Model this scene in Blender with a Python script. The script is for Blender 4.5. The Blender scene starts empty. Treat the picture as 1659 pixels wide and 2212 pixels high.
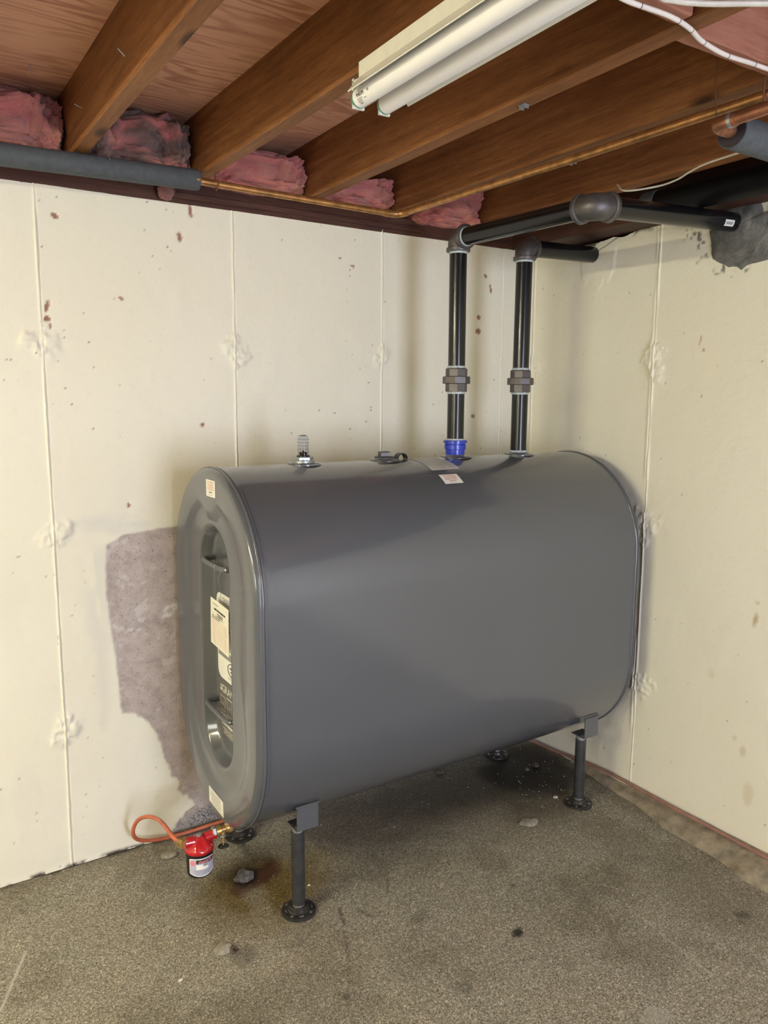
import bpy, math, random
import numpy as np
from mathutils import Vector, Matrix, noise as mnoise

# ---------------------------------------------------------------- camera, world, lights, exposure
scene = bpy.context.scene
COL = scene.collection
FPX, YAW, PITCH, ROLL = 1656.9, 1.0087, -0.1479, 0.0054
CAM = Vector((-2.3812, -2.5697, 1.5654))
_d = Vector((math.cos(YAW)*math.cos(PITCH), math.sin(YAW)*math.cos(PITCH), math.sin(PITCH)))
_r = Vector((math.sin(YAW), -math.cos(YAW), 0)); _u = _r.cross(_d)
_c, _s = math.cos(ROLL), math.sin(ROLL)
_r, _u = _c*_r + _s*_u, -_s*_r + _c*_u
cd = bpy.data.cameras.new('camera'); cam = bpy.data.objects.new('camera', cd); COL.objects.link(cam)
cam.matrix_world = Matrix(((_r.x, _u.x, -_d.x, CAM.x), (_r.y, _u.y, -_d.y, CAM.y), (_r.z, _u.z, -_d.z, CAM.z), (0, 0, 0, 1)))
cd.sensor_fit = 'HORIZONTAL'; cd.sensor_width = 36; cd.lens = FPX/1659*36; cd.clip_start = .02
scene.camera = cam
w = bpy.data.worlds.new('world'); scene.world = w; w.use_nodes = True
w.node_tree.nodes['Background'].inputs[0].default_value = (.75, .85, 1, 1)
w.node_tree.nodes['Background'].inputs[1].default_value = .25
scene.view_settings.view_transform = 'Standard'; scene.view_settings.look = 'None'
scene.view_settings.gamma = 1; scene.view_settings.use_curve_mapping = False
scene.view_settings.exposure = 0.0
scene.cycles.use_adaptive_sampling = True; scene.cycles.adaptive_threshold = .04; scene.cycles.caustics_reflective = False; scene.cycles.caustics_refractive = False
scene.cycles.max_bounces = 5; scene.cycles.diffuse_bounces = 4; scene.cycles.glossy_bounces = 3; scene.cycles.transmission_bounces = 4
DOOR_W, FILL_W, TUBE_EMIT = 112, 48, 215
def area(name, loc, target, sx, sy, watts, col):
    l = bpy.data.lights.new(name, 'AREA'); l.shape = 'RECTANGLE'; l.size = sx; l.size_y = sy; l.energy = watts; l.color = col
    o = bpy.data.objects.new(name, l); COL.objects.link(o); o.location = loc
    o.rotation_euler = (Vector(target)-Vector(loc)).to_track_quat('-Z', 'Y').to_euler(); return o
area('doorway_daylight', (-1.35, -4.72, 1.05), (-1.35, 0, 1.05), 1.0, 2.0, DOOR_W, (.745, .805, 1.0))
area('window_fill', (-5.42, -3.4, 1.55), (0, -3.4, 1.3), 1.2, .8, FILL_W, (.95, .95, .85))  # added fill light from the left, placed at an unseen window

# ---------------------------------------------------------------- helpers
ORG = {}
def world_org(o): return ORG.get(o.name, Vector((0, 0, 0))) if o else Vector((0, 0, 0))
def link(o, parent=None):
    COL.objects.link(o)
    if parent: o.parent = parent
def tag(o, label=None, cat=None, group=None, kind=None):
    if label: o['label'] = label
    if cat: o['category'] = cat
    if group: o['group'] = group
    if kind: o['kind'] = kind
    return o
def thing(name, label, cat, loc, group=None):
    o = bpy.data.objects.new(name, None); o.empty_display_size = .05; link(o)
    o.location = loc; ORG[o.name] = Vector(loc); return tag(o, label, cat, group)

def frame(axis):
    a = Vector(axis).normalized()
    t = Vector((0, 0, 1)) if abs(a.z) < .9 else Vector((1, 0, 0))
    u = a.cross(t).normalized(); v = a.cross(u).normalized()
    return a, u, v

class MB:
    def __init__(s): s.v = []; s.f = []
    def add(s, vs, fs):
        b = len(s.v); s.v += [tuple(p) for p in vs]; s.f += [tuple(i+b for i in f) for f in fs]; return s
    def box(s, c, size, rot=None, bev=0):
        hx, hy, hz = [k/2 for k in size]; c = Vector(c)
        vs = [Vector((x, y, z)) for x in (-hx, hx) for y in (-hy, hy) for z in (-hz, hz)]
        if rot is not None: vs = [rot @ p for p in vs]
        return s.add([c+p for p in vs], [(0, 1, 3, 2), (4, 6, 7, 5), (0, 4, 5, 1), (2, 3, 7, 6), (0, 2, 6, 4), (1, 5, 7, 3)])
    def lathe(s, org, axis, prof, n=28, phase=0, cap0=True, cap1=True):
        a, u, v = frame(axis); org = Vector(org); b = []
        for (r, t) in prof:
            for k in range(n):
                q = 2*math.pi*(k+phase)/n
                b.append(org + a*t + (u*math.cos(q)+v*math.sin(q))*r)
        fs = []
        for i in range(len(prof)-1):
            for k in range(n):
                k2 = (k+1) % n
                fs.append((i*n+k, (i+1)*n+k, (i+1)*n+k2, i*n+k2))
        if cap0: fs.append(tuple(range(n)))
        if cap1: fs.append(tuple(reversed(range((len(prof)-1)*n, len(prof)*n))))
        return s.add(b, fs)
    def tube(s, pts, r, n=14, cap=True):
        pts = [Vector(p) for p in pts]; m = len(pts)
        rs = r if isinstance(r, (list, tuple)) else [r]*m
        T = [(pts[min(i+1, m-1)]-pts[max(i-1, 0)]).normalized() for i in range(m)]
        _, u, _v = frame(T[0]); b = []
        for i in range(m):
            u = (u - T[i]*u.dot(T[i])).normalized(); vv = T[i].cross(u)
            for k in range(n):
                q = 2*math.pi*k/n; b.append(pts[i] + (u*math.cos(q)+vv*math.sin(q))*rs[i])
        fs = []
        for i in range(m-1):
            for k in range(n):
                k2 = (k+1) % n; fs.append((i*n+k, i*n+k2, (i+1)*n+k2, (i+1)*n+k))
        if cap: fs.append(tuple(reversed(range(n)))); fs.append(tuple(range((m-1)*n, m*n)))
        return s.add(b, fs)
    def grid(s, fn, us, vs, flip=False):
        b = [fn(x, y) for x in us for y in vs]; n = len(vs); fs = []
        for i in range(len(us)-1):
            for j in range(n-1):
                q = (i*n+j, (i+1)*n+j, (i+1)*n+j+1, i*n+j+1); fs.append(q[::-1] if flip else q)
        return s.add(b, fs)
    def build(s, name, mat, parent=None, smooth=True, angle=35, solo=False, **tags):
        me = bpy.data.meshes.new(name)
        if solo:
            a = np.array(s.v); base = Vector(((a[:, 0].min()+a[:, 0].max())/2, (a[:, 1].min()+a[:, 1].max())/2, a[:, 2].min()))
        else: base = world_org(parent)
        me.from_pydata([(p[0]-base.x, p[1]-base.y, p[2]-base.z) for p in s.v], [], s.f)
        import bmesh
        bm = bmesh.new(); bm.from_mesh(me); bmesh.ops.recalc_face_normals(bm, faces=bm.faces); bm.to_mesh(me); bm.free()
        if smooth:
            me.shade_smooth(); me.set_sharp_from_angle(angle=math.radians(angle))
        me.materials.append(mat)
        o = bpy.data.objects.new(name, me); link(o, parent)
        ORG[o.name] = base
        if solo: o.location = base
        return tag(o, **tags)

def spline(pts, n=8):
    P = [Vector(p) for p in pts]; P = [P[0]*2-P[1]]+P+[P[-1]*2-P[-2]]; out = []
    for i in range(1, len(P)-2):
        for k in range(n):
            t = k/n; a, b, c, d = P[i-1:i+3]
            out.append(.5*((2*b)+(c-a)*t+(2*a-5*b+4*c-d)*t*t+(3*b-a-3*c+d)*t**3))
    return out+[P[-2]]

def text_mesh(txt, size, mapfn, name, mat, parent, bold=0., **tags):
    cu = bpy.data.curves.new('txt', 'FONT'); cu.body = txt; cu.size = size; cu.align_x = 'CENTER'; cu.align_y = 'CENTER'; cu.resolution_u = 3; cu.offset = bold
    o = bpy.data.objects.new('txt', cu); COL.objects.link(o)
    dg = bpy.context.evaluated_depsgraph_get(); me = bpy.data.meshes.new_from_object(o.evaluated_get(dg))
    bpy.data.objects.remove(o); bpy.data.curves.remove(cu)
    vs = [v.co.copy() for v in me.vertices]; fs = [tuple(p.vertices) for p in me.polygons]; bpy.data.meshes.remove(me)
    m = MB(); m.add([mapfn(p.x, p.y) for p in vs], fs); return m.build(name, mat, parent, smooth=False, **tags)

# ---- materials
def newmat(name):
    m = bpy.data.materials.new(name); m.use_nodes = True; nt = m.node_tree; b = nt.nodes['Principled BSDF']; return m, nt, b
def N(nt, typ, **kw):
    n = nt.nodes.new(typ)
    for k, v in kw.items():
        if k.startswith('i_'): n.inputs[k[2:].replace('_', ' ')].default_value = v
        else: setattr(n, k, v)
    return n
def ramp(nt, fac, stops, interp='LINEAR'):
    r = N(nt, 'ShaderNodeValToRGB'); r.color_ramp.interpolation = interp
    e = r.color_ramp.elements
    while len(e) < len(stops): e.new(.5)
    for k, (p, c) in enumerate(stops):
        e[k].position = p; e[k].color = (*c, 1) if len(c) == 3 else c
    nt.links.new(fac, r.inputs[0]); return r.outputs[0]
def mix(nt, fac, a, b, mode='MIX'):
    n = N(nt, 'ShaderNodeMix', data_type='RGBA', blend_type=mode)
    for i, x in ((0, fac), (6, a), (7, b)):
        if isinstance(x, (int, float)): n.inputs[i].default_value = x
        elif isinstance(x, tuple): n.inputs[i].default_value = (*x, 1)
        else: nt.links.new(x, n.inputs[i])
    return n.outputs[2]
def math_(nt, op, a, b=None, clamp=False):
    n = N(nt, 'ShaderNodeMath', operation=op, use_clamp=clamp)
    for i, x in ((0, a), (1, b)):
        if x is None: continue
        if isinstance(x, (int, float)): n.inputs[i].default_value = x
        else: nt.links.new(x, n.inputs[i])
    return n.outputs[0]
def coords(nt, scale=(1, 1, 1), kind='Object'):
    tc = N(nt, 'ShaderNodeTexCoord'); mp = N(nt, 'ShaderNodeMapping'); mp.inputs['Scale'].default_value = scale
    nt.links.new(tc.outputs[kind], mp.inputs[0]); return mp.outputs[0]
def noise(nt, co, scale, detail=3, rough=.55, dist=0):
    n = N(nt, 'ShaderNodeTexNoise', i_Scale=scale, i_Detail=detail, i_Roughness=rough, i_Distortion=dist)
    nt.links.new(co, n.inputs['Vector']); return n.outputs[0]
def bump(nt, b, h, strength=.2, dist=.002):
    n = N(nt, 'ShaderNodeBump', i_Strength=strength, i_Distance=dist); nt.links.new(h, n.inputs['Height']); nt.links.new(n.outputs[0], b.inputs['Normal'])
def attr(nt, name):
    n = N(nt, 'ShaderNodeAttribute', attribute_name=name); return n.outputs['Fac']
def simple(name, col, rough=.5, metal=0, var=.12, vscale=40, bstr=.1, bscale=200, spec=.5, coat=0):
    m, nt, b = newmat(name); co = coords(nt)
    n = noise(nt, co, vscale, 4)
    lo = tuple(c*(1-var) for c in col); hi = tuple(min(1, c*(1+var)) for c in col)
    nt.links.new(ramp(nt, n, [(.3, lo), (.7, hi)]), b.inputs['Base Color'])
    b.inputs['Roughness'].default_value = rough; b.inputs['Metallic'].default_value = metal
    b.inputs['Specular IOR Level'].default_value = spec; b.inputs['Coat Weight'].default_value = coat; b.inputs['Coat Roughness'].default_value = .12
    if bstr: bump(nt, b, noise(nt, co, bscale, 2), bstr, .0008)
    return m

PAINT = (.80, .755, .615)
def wall_material():
    m, nt, b = newmat('painted_concrete'); co = coords(nt)
    big = noise(nt, co, 1.7, 2); fine = noise(nt, co, 34, 3, .6); vfine = noise(nt, co, 260, 1, .6)
    c = mix(nt, math_(nt, 'MULTIPLY', ramp(nt, big, [(.35, (0, 0, 0)), (.7, (1, 1, 1))]), .5), PAINT, (.83, .80, .69))
    c = mix(nt, math_(nt, 'MULTIPLY', ramp(nt, fine, [(.55, (0, 0, 0)), (.72, (1, 1, 1))]), .25), c, (.72, .66, .54))
    c = mix(nt, math_(nt, 'MULTIPLY', attr(nt, 'thin'), .8), c, (.62, .60, .56))
    # bare concrete
    bn = noise(nt, co, 22, 4, .65); bs = noise(nt, co, 170, 2, .6)
    bare = ramp(nt, bn, [(.28, (.34, .285, .26)), (.5, (.45, .38, .35)), (.75, (.53, .46, .43))])
    bare = mix(nt, ramp(nt, bs, [(.30, (.75, .75, .75)), (.40, (0, 0, 0))]), bare, (.20, .165, .145))
    bare = mix(nt, attr(nt, 'efflo'), bare, (.72, .69, .67))
    c = mix(nt, attr(nt, 'bare'), c, bare)
    sp = ramp(nt, noise(nt, co, 230, 3, .7), [(.42, (.09, .085, .095)), (.62, (.47, .43, .40))])
    c = mix(nt, attr(nt, 'speck'), c, sp)
    c = mix(nt, attr(nt, 'chip'), c, (.33, .16, .105))
    c = mix(nt, attr(nt, 'dirt_shade'), c, (.085, .065, .05))
    c = mix(nt, attr(nt, 'rust'), c, (.44, .29, .13))
    nt.links.new(c, b.inputs['Base Color']); b.inputs['Roughness'].default_value = .62; b.inputs['Specular IOR Level'].default_value = .3
    h = math_(nt, 'ADD', math_(nt, 'MULTIPLY', fine, .8), math_(nt, 'MULTIPLY', vfine, .35))
    bump(nt, b, h, .35, .003); return m
def floor_material():
    m, nt, b = newmat('rough_concrete'); co = coords(nt)
    g = noise(nt, co, 225, 2, .75, 1.2); g2 = noise(nt, co, 95, 2, .6); big = noise(nt, co, 2.6, 3, .6)
    c = ramp(nt, g, [(.32, (.040, .036, .028)), (.44, (.145, .135, .110)), (.54, (.325, .31, .26)), (.64, (.78, .75, .65))])
    c = mix(nt, .25, c, ramp(nt, g2, [(.3, (.15, .138, .108)), (.7, (.40, .375, .305))]))
    tone = ramp(nt, big, [(.30, (.72, .68, .60)), (.5, (1, .98, .93)), (.72, (1.0, .93, .84))])
    c = mix(nt, 1., c, tone, 'MULTIPLY')
    c = mix(nt, math_(nt, 'MULTIPLY', attr(nt, 'brown'), .75), c, (.085, .062, .035))
    c = mix(nt, math_(nt, 'MULTIPLY', attr(nt, 'yellow'), .9), c, mix(nt, ramp(nt, g, [(.35, (0, 0, 0)), (.62, (1, 1, 1))]), (.035, .022, .004), (.20, .135, .022)))
    c = mix(nt, math_(nt, 'MULTIPLY', attr(nt, 'rust'), .9), c, (.055, .016, .008))
    c = mix(nt, math_(nt, 'MULTIPLY', attr(nt, 'wet'), .93), c, (.012, .010, .008))
    c = mix(nt, attr(nt, 'scratch'), c, (.50, .48, .43))
    nt.links.new(c, b.inputs['Base Color'])
    rg = N(nt, 'ShaderNodeMapRange'); rg.inputs[3].default_value = .78; rg.inputs[4].default_value = .42
    nt.links.new(attr(nt, 'wet'), rg.inputs[0]); nt.links.new(rg.outputs[0], b.inputs['Roughness']); b.inputs['Specular IOR Level'].default_value = .35
    bump(nt, b, math_(nt, 'ADD', g, math_(nt, 'MULTIPLY', g2, .6)), .5, .0035); return m
def wood_material(name, dark, mid, light, along='y', ring=9, knots=True, rough=.6):
    m, nt, b = newmat(name)
    sc = {'y': (1, .055, 1), 'x': (.055, 1, 1), 'z': (1, 1, .055)}[along]
    co = coords(nt, sc); iso = coords(nt)
    wv = noise(nt, co, ring*6, 5, .6, .6); fine = noise(nt, co, ring*45, 3, .6); big = noise(nt, iso, 2.2, 4)
    c = ramp(nt, wv, [(.28, dark), (.5, mid), (.75, light)])
    c = mix(nt, .35, c, ramp(nt, fine, [(.3, dark), (.7, light)]))
    c = mix(nt, ramp(nt, big, [(.35, (.0, .0, .0)), (.7, (.5, .5, .5))]), c, dark)
    if knots:
        kc = coords(nt, {'y': (6, 2.2, 6), 'x': (2.2, 6, 6), 'z': (6, 6, 2.2)}[along]); vo = N(nt, 'ShaderNodeTexVoronoi', i_Scale=1.0); nt.links.new(kc, vo.inputs['Vector'])
        c = mix(nt, ramp(nt, vo.outputs['Distance'], [(.06, (.9, .9, .9)), (.13, (0, 0, 0))]), c, tuple(k*.25 for k in dark))
    nt.links.new(c, b.inputs['Base Color']); b.inputs['Roughness'].default_value = rough; b.inputs['Specular IOR Level'].default_value = .3
    bump(nt, b, math_(nt, 'ADD', wv, fine), .15, .002); return m
def ply_material():
    m, nt, b = newmat('plywood_subfloor'); co = coords(nt, (.16, 1, 1)); iso = coords(nt)
    n1 = noise(nt, co, 5.5, 3, .5, .4)
    wv = N(nt, 'ShaderNodeMath', operation='SINE'); nt.links.new(math_(nt, 'MULTIPLY', n1, 110.), wv.inputs[0])
    s = math_(nt, 'ADD', math_(nt, 'MULTIPLY', wv.outputs[0], .5), .5)
    fine = noise(nt, coords(nt, (.04, 1, 1)), 240, 3, .6)
    c = mix(nt, math_(nt, 'MULTIPLY', ramp(nt, s, [(.35, (0, 0, 0)), (.9, (1, 1, 1))]), ramp(nt, noise(nt, iso, 3.1, 2), [(.40, (.15, .15, .15)), (.58, (1, 1, 1))])), (.68, .37, .23), (.40, .165, .095))
    c = mix(nt, .3, c, ramp(nt, fine, [(.3, (.40, .18, .11)), (.7, (.76, .43, .28))]))
    kn = noise(nt, coords(nt, (5, 22, 5)), 1.0, 4, .55)
    c = mix(nt, ramp(nt, kn, [(.69, (0, 0, 0)), (.74, (.9, .9, .9))]), c, (.045, .02, .012))
    nt.links.new(c, b.inputs['Base Color']); b.inputs['Roughness'].default_value = .65; b.inputs['Specular IOR Level'].default_value = .25
    bump(nt, b, fine, .1, .001); return m
def insul_material():
    m, nt, b = newmat('pink_fiberglass'); co = coords(nt)
    a = noise(nt, co, 9, 5, .6); g = noise(nt, co, 16, 6, .7, .8); f = noise(nt, coords(nt, (1, 1, 3)), 150, 4, .7)
    c = ramp(nt, a, [(.3, (.55, .10, .09)), (.5, (.78, .20, .17)), (.7, (.80, .30, .18))])
    c = mix(nt, math_(nt, 'MULTIPLY', ramp(nt, f, [(.35, (0, 0, 0)), (.65, (1, 1, 1))]), .45), c, (.86, .42, .36))
    c = mix(nt, attr(nt, 'soot'), c, ramp(nt, g, [(.35, (.07, .045, .035)), (.65, (.30, .17, .13))]))
    nt.links.new(c, b.inputs['Base Color']); b.inputs['Roughness'].default_value = .95; b.inputs['Specular IOR Level'].default_value = .05
    b.inputs['Sheen Weight'].default_value = .25; b.inputs['Subsurface Weight'].default_value = 0
    bump(nt, b, math_(nt, 'ADD', g, f), .8, .008); return m
def tank_material():
    m, nt, b = newmat('grey_tank_paint'); co = coords(nt)
    big = noise(nt, co, 1.5, 3)
    nt.links.new(ramp(nt, big, [(.3, (.078, .083, .094)), (.7, (.086, .091, .102))]), b.inputs['Base Color'])
    b.inputs['Roughness'].default_value = .42; b.inputs['Specular IOR Level'].default_value = .4
    b.inputs['Coat Weight'].default_value = 1.0; b.inputs['Coat Roughness'].default_value = .12
    bump(nt, b, noise(nt, co, 160, 1), .03, .0005); return m
def mortar_material():
    m, nt, b = newmat('troweled_mortar'); co = coords(nt)
    sub = N(nt, 'ShaderNodeVectorMath', operation='SUBTRACT'); nt.links.new(co, sub.inputs[0]); sub.inputs[1].default_value = (0, 1.445, 2.141)
    ln = N(nt, 'ShaderNodeVectorMath', operation='LENGTH'); nt.links.new(sub.outputs[0], ln.inputs[0])
    n = noise(nt, co, 14, 3); cx = N(nt, 'ShaderNodeCombineXYZ'); nt.links.new(math_(nt, 'ADD', math_(nt, 'MULTIPLY', ln.outputs['Value'], 75.), math_(nt, 'MULTIPLY', n, 4.)), cx.inputs[0])
    sw = noise(nt, cx.outputs[0], 1.6, 4, .7)
    nt.links.new(ramp(nt, noise(nt, co, 30, 4), [(.3, (.085, .085, .085)), (.7, (.20, .195, .185))]), b.inputs['Base Color']); b.inputs['Roughness'].default_value = .5
    bump(nt, b, math_(nt, 'ADD', sw, math_(nt, 'MULTIPLY', n, .8)), .8, .008); return m
def clear_material():
    m, nt, b = newmat('clear_plastic'); n = noise(nt, coords(nt), 30, 2)
    nt.links.new(ramp(nt, n, [(.3, (.9, .9, .92)), (.7, (.97, .97, .98))]), b.inputs['Base Color'])
    b.inputs['Transmission Weight'].default_value = 1; b.inputs['Roughness'].default_value = .06; b.inputs['IOR'].default_value = 1.2; return m
def lit_material():
    m, nt, b = newmat('lit_fluorescent'); n = noise(nt, coords(nt), 3, 1)
    nt.links.new(ramp(nt, n, [(.3, (.95, .93, .85)), (.7, (1, .96, .88))]), b.inputs['Base Color'])
    b.inputs['Emission Color'].default_value = (1, .96, .67, 1); b.inputs['Emission Strength'].default_value = TUBE_EMIT; return m

M = dict(
    wall=wall_material(), floor=floor_material(), ply=ply_material(), insul=insul_material(), tank=tank_material(), mortar=mortar_material(), clear=clear_material(), lit=lit_material(),
    joist=wood_material('joist_lumber', (.12, .040, .011), (.245, .095, .029), (.40, .185, .068)),
    sill=wood_material('dark_sill_lumber', (.035, .014, .010), (.085, .033, .022), (.15, .065, .043), 'x', knots=False),
    sill2=wood_material('dark_sill_lumber_side', (.030, .012, .008), (.07, .028, .017), (.12, .05, .03), 'y', knots=False),
    block=wood_material('red_blocking_board', (.24, .09, .055), (.40, .17, .11), (.52, .25, .17), 'x', knots=False),
    foam=simple('grey_pipe_foam', (.072, .080, .088), .75, var=.15, vscale=60, bstr=.3, bscale=400),
    foam2=simple('dark_foam_core', (.03, .022, .028), .9),
    copper=simple('aged_copper', (.46, .235, .085), .38, .75, var=.35, vscale=30, bstr=.05),
    copper_red=simple('red_copper', (.36, .155, .085), .42, .7, var=.3, vscale=35, bstr=.05),
    rustwire=simple('rusty_wire', (.16, .065, .035), .7, .2),
    pipe=simple('black_pipe_lacquer', (.006, .006, .007), .22, 0, var=.3, vscale=12, bstr=.04, spec=.4, coat=.1),
    iron=simple('grey_malleable_iron', (.105, .095, .092), .42, .55, var=.15, vscale=60, bstr=.35, bscale=500),
    dope=simple('pale_thread_sealant', (.42, .47, .49), .5, var=.25, vscale=120, bstr=.4),
    steel=simple('bare_steel', (.42, .41, .39), .35, .8, var=.2, vscale=80),
    legpipe=simple('raw_black_steel', (.050, .050, .052), .38, .35, var=.3, vscale=25, bstr=.08),
    flange=simple('oiled_cast_iron', (.055, .050, .046), .34, .5, var=.3, vscale=40, bstr=.2),
    black=simple('black_plastic', (.012, .012, .013), .38),
    blue=simple('blue_plastic', (.012, .035, .42), .3, var=.1, coat=.3),
    brass=simple('brass', (.62, .40, .15), .32, .8, var=.2, vscale=70),
    zinc=simple('zinc_plated', (.40, .42, .43), .38, .7, var=.1),
    redcap=simple('red_enamel', (.46, .010, .016), .18, 0, var=.12, bstr=.12, bscale=120, coat=.6),
    can=simple('black_enamel_can', (.010, .010, .011), .3),
    orange=simple('orange_coated_tube', (.52, .135, .06), .42, var=.2, vscale=20),
    pinkline=simple('dusty_coated_tube', (.30, .155, .115), .7, var=.2, vscale=20),
    white=simple('white_enamel', (.74, .72, .64), .35, var=.04),
    tube=simple('unlit_tube_glass', (.86, .84, .83), .25, var=.03, vscale=8, bstr=0, coat=.3),
    green=simple('green_tube_end', (.12, .30, .22), .3, .4),
    paper=simple('white_paper', (.80, .79, .74), .6, var=.03, bstr=0),
    cream=simple('cream_paper', (.80, .77, .66), .65, var=.03, bstr=0),
    sheet=simple('grey_sheet_label', (.52, .51, .49), .4, var=.04, bstr=0),
    inkr=simple('red_ink', (.60, .16, .09), .6, var=.05, bstr=0), inkp=simple('faded_red_ink', (.66, .40, .33), .6, bstr=0),
    inkk=simple('black_ink', (.03, .03, .03), .6, bstr=0), inkg=simple('grey_ink', (.26, .26, .25), .6, bstr=0),
    decal=simple('grey_film_label', (.135, .13, .122), .4, var=.04, bstr=0), silver=simple('silver_print', (.62, .60, .54), .4, var=.05, bstr=0),
    picto=simple('dull_print', (.34, .29, .26), .5, bstr=0),
    lav=simple('lavender_label', (.46, .46, .56), .35, var=.05, bstr=0), pinkink=simple('pink_ink', (.72, .22, .24), .5, bstr=0),
    cable=simple('white_cable_jacket', (.74, .68, .62), .5, var=.06), thinwire=simple('thin_white_wire', (.62, .58, .50), .5),
    stone=simple('grey_rubble', (.10, .09, .082), .8, var=.6, vscale=60, bstr=1, bscale=90), tan=simple('tan_concrete_lump', (.30, .27, .215), .85, var=.3, vscale=50, bstr=.6, bscale=120),
    darkstone=simple('dark_rubble', (.10, .07, .05), .6, var=.3, vscale=60, bstr=.6),
    chipm=simple('white_paint_chip', (.75, .72, .66), .6, bstr=0), footing=simple('tan_footing', (.27, .225, .16), .85, var=.35, vscale=30, bstr=.9, bscale=60),
    red=simple('red_float', (.6, .04, .04), .4), abs=simple('black_drain_pipe', (.004, .004, .005), .55, var=.2, spec=.2),
)

# ---- numpy value noise
_rng = np.random.RandomState(7); _T = _rng.rand(256, 256)
def vn(x, y):
    xi = np.floor(x).astype(int); yi = np.floor(y).astype(int); fx = x-xi; fy = y-yi
    fx = fx*fx*(3-2*fx); fy = fy*fy*(3-2*fy)
    g = lambda i, j: _T[i % 256, j % 256]
    return (g(xi, yi)*(1-fx)+g(xi+1, yi)*fx)*(1-fy)+(g(xi, yi+1)*(1-fx)+g(xi+1, yi+1)*fx)*fy
def fbm(x, y, s, o=4, g=.5):
    t = 0; a = 1; z = 0
    for k in range(o): t = t+a*vn(x*s+17.3*k, y*s+5.1*k); z += a; a *= g; s *= 2.03
    return t/z
def sstep(a, b, x): t = np.clip((x-a)/(b-a), 0, 1); return t*t*(3-2*t)
def blob(u, v, cu, cv, ru, rv, ang=0, warp=.35, s=None):
    c, sn = math.cos(ang), math.sin(ang); du = u-cu; dv = v-cv
    a = (du*c+dv*sn)/ru; b = (-du*sn+dv*c)/rv
    d = np.sqrt(a*a+b*b)+warp*(fbm(u+cu*7, v+cv*5, s or 1.3/min(ru, rv), 4)-.5)*2
    return d
def polymask(u, v, poly, warp=.01, s=25, soft=.006):
    u2 = u+warp*(fbm(u, v, s, 4)-.5)*2; v2 = v+warp*(fbm(u+9, v+3, s, 4)-.5)*2
    ins = np.zeros(u.shape, bool); dist = np.full(u.shape, 9.)
    n = len(poly)
    for i in range(n):
        x1, y1 = poly[i]; x2, y2 = poly[(i+1) % n]
        cond = ((y1 > v2) != (y2 > v2)) & (u2 < (x2-x1)*(v2-y1)/((y2-y1) or 1e-9)+x1); ins ^= cond
        t = np.clip(((u2-x1)*(x2-x1)+(v2-y1)*(y2-y1))/((x2-x1)**2+(y2-y1)**2), 0, 1)
        dist = np.minimum(dist, np.hypot(u2-x1-t*(x2-x1), v2-y1-t*(y2-y1)))
    return sstep(-soft, soft, np.where(ins, dist, -dist))
def seg(u, v, a, b):
    t = np.clip(((u-a[0])*(b[0]-a[0])+(v-a[1])*(b[1]-a[1]))/((b[0]-a[0])**2+(b[1]-a[1])**2), 0, 1)
    return np.hypot(u-a[0]-t*(b[0]-a[0]), v-a[1]-t*(b[1]-a[1])), t
def surface(name, us, vs, tox, attrs, mat, flip, org, **tags):
    nu, nv = len(us), len(vs)
    U, V = np.meshgrid(us, vs, indexing='ij')
    P = tox(U, V)-np.array(org); me = bpy.data.meshes.new(name)
    idx = np.arange(nu*nv).reshape(nu, nv)
    q = np.stack([idx[:-1, :-1], idx[1:, :-1], idx[1:, 1:], idx[:-1, 1:]], -1).reshape(-1, 4)
    if flip: q = q[:, ::-1]
    me.vertices.add(nu*nv); me.vertices.foreach_set('co', P.reshape(-1, 3).astype('f').ravel())
    me.loops.add(q.size); me.loops.foreach_set('vertex_index', q.astype('i').ravel())
    me.polygons.add(len(q)); me.polygons.foreach_set('loop_start', np.arange(0, q.size, 4, dtype='i'))
    me.update(calc_edges=True); me.validate()
    for k, a in attrs(U, V).items():
        at = me.attributes.new(k, 'FLOAT', 'POINT'); at.data.foreach_set('value', np.clip(a, 0, 1).astype('f').ravel())
    me.shade_smooth(); me.materials.append(mat)
    o = bpy.data.objects.new(name, me); link(o); o.location = org; ORG[o.name] = Vector(org); return tag(o, **tags)
def steps(a, b, fine0, fine1, df, dc, seams=()):
    out = [s+k*.0014 for s in seams for k in range(-9, 10) if a < s+k*.0014 < b]+ list(np.arange(a, fine0, dc))+list(np.arange(fine0, fine1, df))+list(np.arange(fine1, b, dc))+[b]
    return np.array(sorted(set(np.round(out, 5))))

# ---------------------------------------------------------------- setting: walls, floor, ceiling
ZT, ZJ, ZS = 2.19, 2.247, 2.43
XL, YB = -5.6, -4.85
random.seed(3)
def ridge(u, v, cu, z0, z1, amp, wdt, seed):
    cc = cu+.003*(fbm(v*0+seed, v, 2.)-.5)*2+.0016*(fbm(v*0+seed+5, v, 45.)-.5)
    br = sstep(.2, .5, fbm(v*0+seed*3, v, 6.))
    return (amp*np.exp(-((u-cc)/wdt)**2)-amp*.8*np.exp(-((u-cc-.0055)/.0022)**2))*(.3+.7*br)
def knot(u, v, cu, cv, r, amp, seed):
    d = blob(u, v, cu, cv, r, r*.75, seed*.7, .75, 24)
    rg = 1-np.abs(2*fbm(u+seed, v, 38, 4)-1)
    return amp*sstep(1.15, .55, d)*(.15+.85*sstep(.55, .95, rg))+amp*.35*sstep(.75, .70, d)*sstep(.45, .5, fbm(u+seed*2, v, 20, 3))
SEAMS_L = (-1.996, -1.378, -.7775, -.171, -2.61)
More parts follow.
